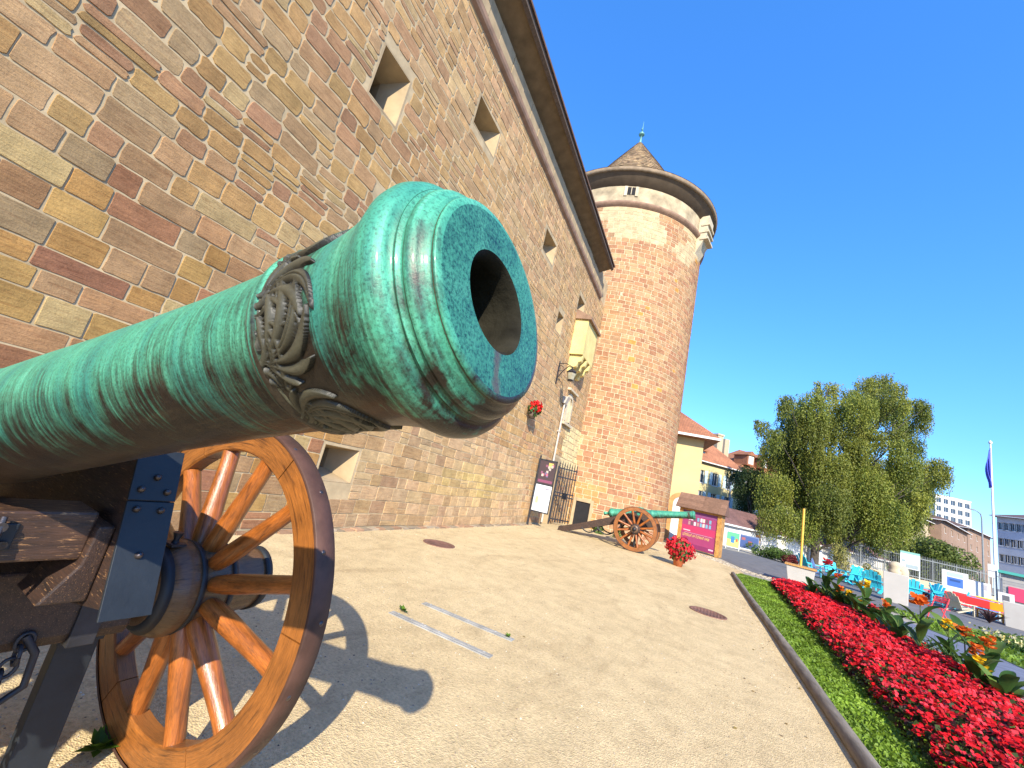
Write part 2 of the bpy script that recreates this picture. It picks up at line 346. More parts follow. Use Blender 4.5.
# cobbled gutter between gravel and road
cob = MB()
cpath = [Vector((5.0, 20.1, 0)), Vector((2.2, 20.9, 0)), Vector((0.9, 23.4, 0)), Vector((-0.2, 24.4, 0)), Vector((-1.6, 25.0, 0)), Vector((-3.2, 25.2, 0))]
random.seed(3)
for a, b in zip(cpath, cpath[1:]):
    d = (b-a); L = d.length; d.normalize(); n = Vector((-d.y, d.x, 0)); k = 0
    t = 0
    while t < L:
        for r in range(5):
            p = a + d*(t+random.uniform(-.02, .02)) + n*((r-2)*.19+random.uniform(-.02, .02)); s = random.uniform(.06, .085)
            g = random.uniform(.75, 1.25); cc = (0.40*g, 0.35*g, 0.27*g); h = random.uniform(.012, .03)
            vs = []
            for zz, q in ((-0.005, 1), (h, .72)):
                for i in range(6):
                    an = i*pi/3+random.uniform(-.15, .15); vs.append((p.x+cos(an)*s*q, p.y+sin(an)*s*q, zz))
            cob.add(vs, [(i, (i+1) % 6, (i+1) % 6+6, i+6) for i in range(6)]+[(6, 7, 8, 9, 10, 11)], 0, cc)
        t += .18
o = cob.build('cobbled_gutter', M['stone'], recalc=False); tag(o, kind='structure')
sheet('road', [(2.3, 21.6), (5.2, 20.7), (9.5, 19.9), (16, 18.2), (40, 14), (60, 45), (20, 46), (9, 40), (1.5, 36), (1.2, 26)], 0.004, M['asphalt'])
sheet('footpath', [(4.55, -2), (5.0, 8), (5.15, 13), (5.7, 18), (6.5, 18), (7.0, 15.2), (7.0, 10), (6.8, -2)], -0.004, M['blueasphalt'])
sheet('lawn', [(KX+.03, -6), (4.5, -6), (4.95, 13.2), (5.2, 18.4), (3.2, 19.4), (1.62, 18.6)], 0.006, M['turf'])
sheet('far_lawn', [(7.0, 7), (7.0, 15.2), (6.5, 18), (7.3, 20.2), (10.5, 22.3), (24, 18), (24, 7)], 0.006, M['turf'])
sheet('flower_bed_soil', [(2.15, 2.0), (4.3, 2.0), (4.75, 13), (4.9, 17.6), (3.0, 18.3)], 0.014, M['soil'])

# brick edging along the wall foot
be = MB(); random.seed(5); y = -6.0
while y < 16.0:
    l = random.uniform(.18, .3); g = random.uniform(.7, 1.2)
    cc = (0.38*g, 0.24*g, 0.15*g) if random.random() < .45 else (0.38*g, 0.31*g, 0.22*g)
    x0 = -5.86; be.box(x0, x0+.15+random.uniform(-.03, .03), y, y+l-.02, -.01, .02+random.uniform(0, .02), 0, cc); y += l
o = be.build('brick_edging', M['stone'], recalc=False); tag(o, kind='structure')

# round dark kerb
kb = MB()
pts = [(KX + 0.03*sin(i*.7)*.4, -4+i*1.1, .035) for i in range(21)]
kb.tube(pts, [.072+.005*sin(i*1.9) for i in range(21)], 12)
o = kb.build('kerb', simple('weathered_kerb_log', (0.17, 0.145, 0.115), 0.9, var=0.45, scale=5, bmp=0.9, streak=(3, .5, 3))); tag(o, kind='structure')

# grass blades and clover on the lawn
def grass(name, region, n, h0, h1, seed=1, greens=((0.11, 0.20, 0.02), (0.22, 0.34, 0.035))):
    random.seed(seed); b = MB(); cnt = 0
    xs0, xs1, ys0, ys1 = region[:4]; f = region[4]
    while cnt < n:
        y = ys0+(ys1-ys0)*random.random()**1.6; x = random.uniform(xs0, xs1)
        if not f(x, y): continue
        cnt += 1; a = random.uniform(0, 2*pi); s = random.uniform(h0, h1)*(1+.05*y)
        g = lerp(greens[0], greens[1], random.random()); k = .75+.5*nz(x*1.3, y*1.3)+.25; g = tuple(q*k for q in g)
        dx, dy = cos(a)*s*.35, sin(a)*s*.35; lx, ly = random.uniform(-s, s)*.7, random.uniform(-s, s)*.7
        b.add([(x-dx, y-dy, .005), (x+dx, y+dy, .005), (x+lx+dx*.6, y+ly+dy*.6, s*.8), (x+lx-dx*.6, y+ly-dy*.6, s*.8)], [(0, 1, 2, 3)], 0, g)
    o = b.build(name, M['leaf'], recalc=False); tag(o, 'short green turf strip between the kerb and the red flower bed' if name == 'grass' else 'green turf beyond the blue grey footpath', 'grass', kind='stuff'); return o
grass('grass', (KX+.03, 3.3, 2.5, 18.9, lambda x, y: (x > KX+.06+max(0, y-18)*.3) and x < 2.3+y*.05), 42000, .018, .04)
grass('distant_grass', (6.6, 17, 9, 21.6, lambda x, y: x > 7.03 or y > 15.8+(7.03-x)*4.5), 15000, .03, .06, 4)

# loose grit on the gravel
rng = random.Random(77); pb = MB()
for k in range(5200):
    y = 1.2+14*rng.random()**2.2; x = rng.uniform(-5.8, 1.3)
    if y > 6 and rng.random() < .4: x = rng.choice((rng.uniform(-5.8, -5.2), rng.uniform(1.0, 1.36)))
    s = rng.uniform(.0025, .008)*(1+.05*y); g = rng.uniform(.5, 1.3); c = rng.choice([(.50, .40, .26), (.36, .30, .22), (.55, .50, .40), (.25, .19, .13)]); a = rng.uniform(0, 6.28); p = []
    for i in range(5): an = a+i*1.2566; p.append((x+cos(an)*s*rng.uniform(.7, 1.2), y+sin(an)*s*rng.uniform(.7, 1.2), .0))
    pb.add(p+[(x, y, s*.8)], [(i, (i+1) % 5, 5) for i in range(5)], 0, tuple(v*g for v in c))
o = pb.build('loose_grit', M['stone'], recalc=False); tag(o, 'loose grit and small pebbles scattered over the gravel', 'grit', kind='stuff')
lf_ = MB()
for k in range(60):
    y = 2+13*rng.random()**1.5; x = rng.choice((rng.uniform(-5.7, 1.3), rng.uniform(.7, 1.36), rng.uniform(-5.8, -5.0))); s = rng.uniform(.012, .028); a = rng.uniform(0, 6.28); d = Vector((cos(a), sin(a), 0)); q_ = Vector((-sin(a), cos(a), 0)); o = Vector((x, y, .006))
    lf_.add([o, o+d*s+q_*s*.5+Vector((0, 0, .006)), o+d*s*2, o+d*s-q_*s*.5], [(0, 1, 2, 3)], 0, rng.choice([(.25, .16, .05), (.18, .10, .04), (.30, .22, .06)]))
o = lf_.build('fallen_leaves', M['leaf'], recalc=False); tag(o, 'small dry fallen leaves scattered on the gravel', 'leaves', kind='stuff')

# metal manhole covers and rails
for (px, py, lab, r) in ((708, 613, 'rusty round manhole cover set in gravel near the kerb', .32), (439, 544, 'rusty round manhole cover set in gravel near the castle wall', .33)):
    p = on_ground(px, py); b = MB(); b.lathe([(0.004, 0.0001), (0.004, r*.86), (0.012, r*.87), (0.012, r), (0.0, r)], 40, 'z')
    for i in range(-4, 5):
        hw = sqrt((r*.8)**2-(i*r*.18)**2); b.box(i*r*.18-.012, i*r*.18+.012, -hw, hw, .003, .010)
    o = b.build('manhole_cover', simple('rusty_cover', (0.17, 0.085, 0.06), .8, var=.3, scale=8, bmp=.5), loc=(p.x, p.y, 0)); tag(o, lab, 'manhole cover')
ms = simple('grey_metal_strip', (0.33, 0.33, 0.31), .6, metal=.2, var=.3, scale=6, bmp=.4)
for (x0, x1, y0, lab) in ((-2.72, -1.53, 3.92, 'grey metal strip flush in gravel, nearer of the two'), (-2.70, -1.55, 4.48, 'grey metal strip flush in gravel, farther of the two')):
    b = MB(); b.box(x0, x1, y0-.045, y0+.045, -.01, .009); b.box(x0+.01, x1-.01, y0-.012, y0+.012, .008, .012)
    for k in range(7): b.lathe([(.013, .0001), (.013, .012), (.008, .014)], 10, 'z', o=(x0+.08+k*.17, y0+.03, 0))
    o = b.build('metal_strip', ms, bevel=.002); tag(o, lab, 'metal strip', 'metal strips set in the gravel')
# weeds on the strips and under the wheel
def weed(x, y, s, n, lab, seed):
    random.seed(seed); b = MB()
    for i in range(n):
        a = random.uniform(0, 2*pi); l = s*random.uniform(.6, 1); wd = l*.22; t = Vector((cos(a), sin(a), random.uniform(.3, 1.3))).normalized(); sd = Vector((-sin(a), cos(a), 0))
        q = [Vector((0, 0, 0)), t*l*.4+sd*wd, t*l-Vector((0, 0, l*.15)), t*l*.4-sd*wd]; g = random.uniform(.7, 1.3)
        b.add(q, [(0, 1, 2, 3)], 0, (.10*g, .19*g, .02))
    o = b.build('weed', M['leaf'], recalc=False, loc=(x, y, .01)); tag(o, lab, 'weed', 'small weeds in the gravel')
q = on_ground(403, 612); weed(q.x, q.y, .09, 14, 'tiny green weed at the end of the nearer metal strip', 2)
q = on_ground(508, 638); weed(q.x, q.y, .07, 12, 'tiny green weed at the end of the farther metal strip', 3)
q = on_ground(97, 752); weed(q.x, q.y, .14, 26, 'leafy green weed growing beside the big wooden wheel', 4)

# ================================================================== CASTLE WALL
WX = -5.87
Y0, Y1, ZT = -9.0, 21.3, 12.1
# openings (y0, y1, z0, z1)
holes = [(3.82, 4.54, 7.48, 8.54), (6.58, 7.72, 9.72, 10.52), (11.85, 13.0, 9.66, 10.48), (16.75, 17.75, 9.62, 10.42), (14.62, 15.3, 7.75, 8.55), (4.66, 5.45, 5.0, 5.93),
         (5.28, 6.10, .85, 1.46), (0.2, 1.1, 7.5, 8.5)]
door = (17.55, 18.45, 0.0, 2.75)
win = (17.95, 18.75, 4.6, 5.9)
bart = (17.2, 18.6, 7.3, 9.7)
cut = holes + [door, win]
def masonry(b, u0, u1, v0, v1, f, colf, rows, lens, gap, jit, cut, margin=.10, seed=1, thick=.009, wav=.05, skipf=None):
    """irregular stones laid in the (u, v) plane, mapped to space by f(u, v, out)"""
    random.seed(seed); v = v0; r = 0
    while v < v1:
        h = random.uniform(*rows); h = min(h, v1-v+.01)
        if h < .08: break
        u = u0 - random.uniform(0, lens[1])
        while u < u1:
            L = random.choice((random.uniform(lens[0], lens[0]+(lens[1]-lens[0])*.45), random.uniform(*lens)))
            a0, a1 = max(u, u0), min(u+L, u1); u += L
            if a1-a0 < .09: continue
            um, vm = (a0+a1)/2, v+h/2
            rub = min(1, max(0, (vm-2.6)/3+(um-3)/9))*jit[1] if jit[1] > .5 else jit[1]
            clip = False
            for c in cut:
                if a0 < c[1]+margin and a1 > c[0]-margin and v < c[3]+margin*.6 and v+h > c[2]-margin*.6:
                    if c[0]-margin-a0 > .1: a1 = c[0]-margin
                    elif a1-c[1]-margin > .1: a0 = c[1]+margin
                    else: clip = True
            if clip: continue
            if skipf and skipf(um, vm): continue
            subs = [(v, v+h)]
            if random.random() < (.10+.15*rub) and h > .2: q = v+h*random.uniform(.4, .6); subs = [(v, q), (q, v+h)]
            for (s0, s1) in subs:
                g = gap*(1+rub*.75)/2; j = jit[0]*(1+rub*1.6)
                def W(uu, vv): return vv + wav*(nz(uu*.35, vv*.15, seed) + .5*nz(uu*1.3, vv*.7, seed+4)*(.3+rub))
                cx = min(.012+.018*rub, (s1-s0)*.2)
                P0 = [(a0+g+cx, s0+g), (a1-g-cx, s0+g), (a1-g, s0+g+cx), (a1-g, s1-g-cx), (a1-g-cx, s1-g), (a0+g+cx, s1-g), (a0+g, s1-g-cx), (a0+g, s0+g+cx)]
                ex = []      # extra points along the long edges make them uneven
                for q in range(8):
                    ex.append(P0[q])
                    if q in (0, 4):
                        r2 = P0[(q+1) % 8]; ex += [(P0[q][0]+(r2[0]-P0[q][0])*k_, P0[q][1]+(r2[1]-P0[q][1])*k_) for k_ in (.33, .66)]
                    if q in (2, 6): r2 = P0[(q+1) % 8]; ex.append(((P0[q][0]+r2[0])/2, (P0[q][1]+r2[1])/2))
                P0 = [(p[0]+random.uniform(-j, j), p[1]+random.uniform(-j, j)*.7) for p in ex]; NP = len(P0)
                t = thick*random.uniform(.4, 1.5); c = colf(um, vm)
                mu, mv = sum(p[0] for p in P0)/NP, sum(p[1] for p in P0)/NP
                ins = .007
                P1 = []
                for p in P0:
                    d = hypot(p[0]-mu, p[1]-mv); k = max(.5, 1-ins/d); P1.append((mu+(p[0]-mu)*k, mv+(p[1]-mv)*k))
                vs = [f(p[0], W(*p), -.004) for p in P0] + [f(p[0], W(*p), t) for p in P1]
                b.add(vs, [(i, (i+1) % NP, (i+1) % NP+NP, i+NP) for i in range(NP)]+[tuple(range(NP, 2*NP))], 0, c)
        v += h
PAL = [((0.35, 0.195, 0.065), 6), ((0.39, 0.245, 0.085), 5), ((0.29, 0.135, 0.075), 4), ((0.33, 0.185, 0.095), 4), ((0.41, 0.31, 0.15), 3), ((0.31, 0.225, 0.13), 3), ((0.27, 0.12, 0.075), 2), ((0.35, 0.22, 0.12), 5)]
PALL = [c for c, k in PAL for _ in range(k)]
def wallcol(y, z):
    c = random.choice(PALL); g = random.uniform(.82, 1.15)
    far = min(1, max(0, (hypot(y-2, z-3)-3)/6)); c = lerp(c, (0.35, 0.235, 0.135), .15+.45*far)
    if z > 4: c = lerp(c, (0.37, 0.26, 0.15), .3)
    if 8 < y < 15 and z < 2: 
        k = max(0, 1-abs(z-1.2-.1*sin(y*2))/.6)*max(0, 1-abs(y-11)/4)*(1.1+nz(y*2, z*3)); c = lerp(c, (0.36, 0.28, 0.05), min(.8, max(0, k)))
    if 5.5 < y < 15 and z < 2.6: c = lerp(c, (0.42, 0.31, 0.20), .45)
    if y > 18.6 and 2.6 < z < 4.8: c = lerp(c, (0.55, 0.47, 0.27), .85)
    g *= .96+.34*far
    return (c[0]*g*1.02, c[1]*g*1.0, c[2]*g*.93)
wall = empty('castle_wall', (WX, 6, 0), 'tall sandstone castle wall of uneven ochre and reddish blocks with square splayed openings', 'castle wall')
def P(o):     # parent keeping the world position
    return o
def wbuild(b, name, m, **k):
    o = b.build(name, m, parent=wall, **k); o.location = (-WX, -6, 0) if not k.get('loc') else (k['loc'][0]-WX, k['loc'][1]-6, k['loc'][2]); return o
# mortar face with holes
b = MB(); ys = sorted(set([Y0, Y1] + [c[0] for c in cut] + [c[1] for c in cut])); zs = sorted(set([0, ZT+1.25] + [c[2] for c in cut] + [c[3] for c in cut]))
for i in range(len(ys)-1):
    for j in range(len(zs)-1):
        ym, zm = (ys[i]+ys[i+1])/2, (zs[j]+zs[j+1])/2
        if any(c[0] < ym < c[1] and c[2] < zm < c[3] for c in cut): continue
        b.add([(WX, ys[i], zs[j]), (WX, ys[i+1], zs[j]), (WX, ys[i+1], zs[j+1]), (WX, ys[i], zs[j+1])], [(0, 1, 2, 3)])
b.box(WX-1.6, WX-.9, Y0, Y1, 0, ZT+1.2); b.box(WX-1.6, WX, Y0-.02, Y0, 0, ZT+1.2); b.box(WX-1.6, WX-.002, Y1, Y1+.02, 0, ZT+1.2)
wbuild(b, 'mortar_core', M['mortar'], recalc=False)
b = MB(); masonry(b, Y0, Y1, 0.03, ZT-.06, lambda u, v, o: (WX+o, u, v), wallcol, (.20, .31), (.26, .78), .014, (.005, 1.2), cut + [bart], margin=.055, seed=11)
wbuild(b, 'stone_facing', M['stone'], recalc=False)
# splayed openings
M['sillstone'] = simple('smooth_pale_stone', (0.35, 0.26, 0.15), .9, var=.18, scale=3, bmp=.4)
for k, (a0, a1, z0, z1) in enumerate(holes):
    b = MB(); dp = .55; s = .27*(a1-a0); iy0, iy1, iz0, iz1 = a0+s, a1-s, z0+.28*(z1-z0), z1-.12*(z1-z0)
    e = .035 if z0 > 2 else .008
    o8 = [(WX+.004, a0-e, z0-e), (WX+.004, a1+e, z0-e), (WX+.004, a1+e, z1+e), (WX+.004, a0-e, z1+e)]
    r8 = [(WX+.004, a0, z0), (WX+.004, a1, z0), (WX+.004, a1, z1), (WX+.004, a0, z1)]
    i8 = [(WX-dp, iy0, iz0), (WX-dp, iy1, iz0), (WX-dp, iy1, iz1), (WX-dp, iy0, iz1)]
    b.add(o8+r8+i8, [(0, 1, 5, 4), (1, 2, 6, 5), (2, 3, 7, 6), (3, 0, 4, 7), (4, 5, 9, 8), (5, 6, 10, 9), (6, 7, 11, 10), (7, 4, 8, 11)])
    # straight reveal behind the splay and the shutter at the back
    j8 = [(WX-.88, p[1], p[2]) for p in i8]
    b.add(i8+j8, [(0, 1, 5, 4), (1, 2, 6, 5), (2, 3, 7, 6), (3, 0, 4, 7)])
    fo = wbuild(b, 'splayed_window', M['sillstone'], recalc=False)
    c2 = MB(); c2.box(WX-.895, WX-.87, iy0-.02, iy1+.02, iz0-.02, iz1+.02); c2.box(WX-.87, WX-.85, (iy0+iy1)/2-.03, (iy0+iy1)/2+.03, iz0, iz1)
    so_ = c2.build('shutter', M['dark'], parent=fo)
# cornice, frieze, soffit, roof edge
b = MB()
b.prism([(WX-.01, 11.86), (WX+.10, 11.93), (WX+.13, 12.0), (WX+.13, 12.12), (WX-.01, 12.12)], Y0, 20.0, 'xz'); wbuild(b, 'string_course', M['brownstone'])
b = MB(); random.seed(8); yy = Y0
while yy < 20.0:
    l = random.uniform(.5, 1.1); pz = random.uniform(.0, .018); b.box(WX-.01, WX+.12+pz, yy, min(yy+l-.01, 20.0), 12.12, 12.70+random.uniform(-.05, .05)); yy += l
wbuild(b, 'cornice', M['sillstone'], bevel=.01)
b = MB(); b.prism([(WX-.01, 12.95), (WX+.62, 13.15), (WX+.62, 13.30), (WX-.01, 13.12)], Y0, 19.1, 'xz')
wbuild(b, 'eave_soffit', M['soffit'])
b = MB(); b.prism([(WX+.60, 13.10), (WX+.70, 13.16), (WX+.70, 13.34), (WX+.60, 13.34)], Y0, 19.2, 'xz'); wbuild(b, 'fascia', M['timber'])
b = MB(); b.prism([(WX+.76, 13.30), (WX+.76, 13.38), (WX-3.5, 16.6), (WX-3.5, 16.5)], Y0, 19.25, 'xz'); wbuild(b, 'roof', simple('brown_roof_tiles', (0.14, 0.08, 0.05), .9, var=.3, scale=4, bmp=.6))
# arched doorway + gothic window
b = MB()
def arch_pts(y0, y1, z0, zs_, n=10, pointed=0):
    r = (y1-y0)/2; c = (y0+y1)/2; out = [(y0, z0), (y0, zs_)]
    for i in range(1, n):
        t = pi - pi*i/n; out.append((c+r*cos(t), zs_+r*sin(t)*(1.0+pointed)))
    return out+[(y1, zs_), (y1, z0)]
ap = arch_pts(17.66, 18.34, 0, 2.25)
# surround ring: quads from the arch to the rectangle
ro = [(door[0]-.12, 0)]+[(door[0]-.12, 2.25)]+[(max(door[0]-.12, min(door[1]+.12, 18.0+.85*cos(pi-pi*i/10))), min(2.87, 2.25+.75*sin(pi*i/10)+.1)) for i in range(1, 10)]+[(door[1]+.12, 2.25), (door[1]+.12, 0)]
n = len(ap); vs = [(WX+.02, p[0], p[1]) for p in ap]+[(WX+.02, p[0], p[1]) for p in ro]+[(WX-.7, p[0], p[1]) for p in ap]
b.add(vs, [(i, i+1, n+i+1, n+i) for i in range(n-1)]+[(i, i+1, 2*n+i+1, 2*n+i) for i in range(n-1)])
b.box(WX-.005, WX+.015, door[0]-.14, door[1]+.14, 2.6, 2.92)
fo = wbuild(b, 'arched_doorway', M['sillstone'], recalc=False)
c2 = MB(); c2.box(WX-.7, WX-.66, 17.6, 18.4, 0, 3.0); c2.build('door', simple('orange_brown_door', (0.30, 0.15, 0.05), .6, var=.3, scale=3), parent=fo)
b = MB(); ap = arch_pts(win[0]+.08, win[1]-.08, win[2]+.08, win[3]-.5, 10, .25); cw = [(WX+.06, p[0], p[1]) for p in ap]; cv = (win[0]+win[1])/2
ro = [(win[0]-.14, win[2]-.02), (win[0]-.14, win[3]-.5)]+[(cv+.54*cos(pi-pi*i/10), win[3]-.5+.62*sin(pi*i/10)) for i in range(1, 10)]+[(win[1]+.14, win[3]-.5), (win[1]+.14, win[2]-.02)]
n = len(ap); vs = [(WX+.05, p[0], p[1]) for p in ap]+[(WX+.03, p[0], p[1]) for p in ro]+[(WX-.4, p[0], p[1]) for p in ap]+[(WX-.01, p[0], p[1]) for p in ro]
b.add(vs, [(i, i+1, n+i+1, n+i) for i in range(n-1)]+[(i, i+1, 2*n+i+1, 2*n+i) for i in range(n-1)]+[(n+i, n+i+1, 3*n+i+1, 3*n+i) for i in range(n-1)])
b.box(WX, WX+.14, win[0]-.25, win[1]+.25, win[2]-.14, win[2]-.02); b.box(WX-.05, WX+.03, cv-.03, cv+.03, win[2], win[3]); b.box(WX, WX+.16, win[0]-.3, win[1]+.3, win[3]+.16, win[3]+.26)
fo = wbuild(b, 'gothic_window', M['paleplaster'], recalc=False)
c2 = MB(); c2.box(WX-.42, WX-.40, win[0], win[1], win[2], win[3]+.1); c2.build('pane', M['glass'], parent=fo)
# bartizan box on corbels
b = MB(); bx0, bx1 = WX, WX+.62; by0, by1 = 16.9, 18.75
b.prism([(bx0, 7.55), (bx1, 7.55), (bx1, 9.25), (bx0, 9.25)], by0, by1, 'xz')
fo = wbuild(b, 'machicolation_box', M['yellowplaster'])
c2 = MB(); c2.prism([(bx0, 9.62), (bx0, 9.72), (bx1+.14, 9.34), (bx1+.14, 9.22), (bx0, 9.25)], by0-.1, by1+.1, 'xz'); c2.build('lean_to_roof', M['brownstone'], parent=fo)
for k in range(3):
    c2 = MB(); yk = by0+.12+k*.68
    c2.prism([(bx0, 6.75), (bx0+.16, 6.78), (bx0+.22, 6.95), (bx0+.38, 7.0), (bx0+.44, 7.2), (bx1-.05, 7.26), (bx1+.01, 7.54), (bx0, 7.54)], yk, yk+.26, 'xz'); c2.build('corbel', M['yellowplaster'], parent=fo, bevel=.02)
# rain pipe with hopper
b = MB(); b.tube([(WX+.09, 17.35, .1), (WX+.09, 17.35, 5.3)], .045, 10)
for z in (1, 2.5, 4): b.box(WX, WX+.16, 17.28, 17.42, z, z+.05)
b.prism([(WX+.03, 5.3), (WX+.15, 5.3), (WX+.26, 5.62), (WX-.0, 5.62)], 17.2, 17.5, 'xz'); wbuild(b, 'rain_pipe', simple('pale_lead_pipe', (.42, .38, .33), .6, var=.2))

# wall lantern
lan = empty('wall_lantern', (WX, 15.9, 6.4), 'black wrought iron lantern on a scrolled bracket high on the castle wall', 'lantern')
b = MB(); b.tube([(0, 0, -.5), (.05, 0, -.3), (.25, 0, .02), (.45, 0, .22), (.62, 0, .16), (.62, 0, .02)], .022, 8); b.tube([(0, 0, .3), (.3, 0, .34), (.62, 0, .2)], .018, 8)
b.tube([(.1+.12*cos(t*.5), 0, .1+.12*sin(t*.5)) for t in range(12)], .014, 6); b.box(0, .03, -.06, .06, -.6, .4); b.build('bracket', M['iron'], parent=lan)
b = MB(); b.lathe([(-.42, .0001), (-.42, .10), (-.39, .12), (-.05, .19), (-.03, .22), (.10, .08), (.12, .03), (.18, .02), (.2, .0001)], 6, 'z', smooth=False, o=(.62, 0, 0)); b.build('lamp_housing', M['iron'], parent=lan)
b = MB(); b.lathe([(-.36, .128), (-.09, .187)], 6, 'z', smooth=False, o=(.62, 0, 0)); b.build('lamp_glass', simple('lantern_glass', (.3, .28, .2), .2), parent=lan)
# geraniums on the wall
def petals(b, c, r, n, colr, rp, rng):
    for i in range(n):
        while True:
            d = Vector((rng.uniform(-1, 1), rng.uniform(-1, 1), rng.uniform(-1, 1)))
            if .05 < d.length <= 1: break
        p = Vector(c)+d*r; nrm = (d.normalized()+Vector((rng.uniform(-.6, .6), rng.uniform(-.6, .6), rng.uniform(-.6, .6)))).normalized(); a = nrm.orthogonal().normalized(); q = nrm.cross(a); s = rp*rng.uniform(.6, 1.2); g = rng.uniform(.65, 1.25)
        b.add([p+a*s, p+(a+q)*s*.75, p+q*s, p-a*s, p-(a+q)*s*.7, p-q*s], [(0, 1, 2, 3, 4, 5)], 0, tuple(x*g for x in colr))
rng = random.Random(5)
ge = empty('geranium_basket', (WX, 13.6, 4.0), 'red geraniums in a small basket fixed on the castle wall below the muzzle', 'geraniums')
b = MB(); b.lathe([(-.2, .0001), (-.2, .10), (.02, .17), (.02, .15), (-.02, .0001)], 16, 'z', o=(.22, 0, 0)); b.box(-.02, .1, -.03, .03, -.1, -.04); b.build('basket', M['timber'], parent=ge)
b = MB(); petals(b, (.26, 0, .12), .27, 160, (.06, .12, .03), .05, rng); b.build('foliage', M['leaf'], parent=ge, recalc=False)
b = MB(); petals(b, (.30, 0, .25), .25, 260, (.75, .02, .02), .05, rng); b.build('blossom', M['petal'], parent=ge, recalc=False)

# ================================================================== ROUND TOWER
TA, TD, TR = radians(-14.5), 27.5, 5.44
TC = Vector((sin(TA)*TD, cos(TA)*TD, 0))
tower = empty('round_tower', TC, 'huge round castle tower of pinkish sandstone blocks under a conical tiled roof', 'tower')
def tf(u, v, o):     # u: arc metres from the direction facing the camera
    a = u/TR - pi/2 - TA; return ((TR+o)*cos(a), (TR+o)*sin(a), v)
def towcol(u, z):
    c = random.choice([(0.40, 0.225, 0.13), (0.42, 0.25, 0.145), (0.36, 0.185, 0.115), (0.43, 0.285, 0.17), (0.39, 0.25, 0.16), (0.34, 0.17, 0.11)])
    g = random.uniform(.88, 1.12)
    if z > 16.3 and nz(u*.45, z*.5, 9) > (.28-(z-16.3)*.16): c = lerp(c, (0.58, 0.50, 0.34), .8)
    if random.random() < .012: c = (.52, .27, .07)
    if z < 2.2 and u < 1.2: c = lerp(c, (0.50, 0.30, 0.10), .6)
    if z < 5 and u < -.2-.25*abs(z-3.8): c = lerp(c, (0.56, 0.47, 0.28), .8)
    c = lerp(c, (.42, .26, .155), .15); return (c[0]*g*.93, c[1]*g*.90, c[2]*g*.80)
dz = (.0, .75, 0.0, 1.22)     # low basement door in arc metres
b = MB(); n = 96
b.lathe([(0, TR), (18.9, TR)], n, 'z', smooth=True); o = b.build('mortar_core', M['towermortar'], parent=tower)
b = MB(); masonry(b, -11.5, 11.5, 0.0, 18.8, tf, towcol, (.21, .31), (.28, .62), .024, (.006, .15), [dz], margin=.10, seed=21, wav=.02)
b.build('stone_facing', M['stone'], parent=tower, recalc=False)
b = MB(); b.lathe([(18.72, TR-.01), (18.80, TR+.10), (18.90, TR+.20), (19.02, TR+.22), (19.10, TR+.02)], n, 'z'); b.build('string_course', M['brownstone'], parent=tower)
b = MB(); b.lathe([(19.08, TR+.06), (20.3, TR+.06)], n, 'z'); b.build('frieze', M['friezeplaster'], parent=tower)
b = MB(); b.lathe([(20.12, TR-.1), (20.18, TR+.1), (20.55, TR+.42), (20.78, TR+.66)], n, 'z'); b.build('soffit', simple('dark_brown_plaster_soffit', (.10, .072, .045), .9, var=.2, scale=2), parent=tower)  # soffit plaster in a plain dark brown tone
b = MB(); b.lathe([(20.76, TR+.64), (20.76, TR+.72), (21.0, TR+.76), (21.02, TR+.6)], n, 'z'); b.build('eave_rim', simple('brown_eave_board', (.20, .145, .09), .8, var=.3, scale=4, streak=(1, 1, 1)), parent=tower)
def tile_mat():
    m, nt, bs = mat('lichened_cone_tiles'); v = coords(nt, 'Object', (1, 1, 1)); a = noi(nt, v, 3.0, 4, .6); vo = nt.nodes.new('ShaderNodeTexVoronoi'); nt.links.new(v, vo.inputs[0]); vo.inputs['Scale'].default_value = 5
    c = ramp(nt, a, [(.3, (.15, .09, .05)), (.6, (.29, .20, .10)), (.8, (.36, .29, .14))]); sp = nt.nodes.new('ShaderNodeSeparateColor'); nt.links.new(vo.outputs['Color'], sp.inputs[0])
    c = mixc(nt, 1.0, c, ramp(nt, sp.outputs[0], [(0.1, .55), (.9, 1.3)]), 'MULTIPLY'); nt.links.new(c, bs.inputs['Base Color']); bs.inputs['Roughness'].default_value = .9; return m
M['conetile'] = tile_mat()
b = MB(); prof = [(21.02, TR+.74), (21.9, 4.75), (23.5, 3.45), (25.8, 2.05), (28.8, .12)]; pp = []
for (z0, r0_), (z1, r1_) in zip(prof, prof[1:]):
    k = max(2, int(hypot(z1-z0, r1_-r0_)/.30))
    for i in range(k): t = i/k; pp += [(z0+(z1-z0)*t, r0_+(r1_-r0_)*t+.035), (z0+(z1-z0)*(t+.98/k), r0_+(r1_-r0_)*(t+.98/k))]
b.lathe(pp+[(28.85, .0001)], 72, 'z', smooth=False); b.build('conical_roof', M['conetile'], parent=tower)
b = MB(); b.lathe([(28.7, .13), (29.0, .09), (29.5, .07), (29.52, .18), (29.62, .24), (29.75, .18), (29.78, .06), (29.9, .05), (30.9, .012), (30.92, .0001)], 12, 'z'); b.box(-.03, .03, -.25, .25, 29.95, 29.99); b.build('finial', simple('green_copper_finial', (.12, .28, .25), .5, metal=.3), parent=tower)
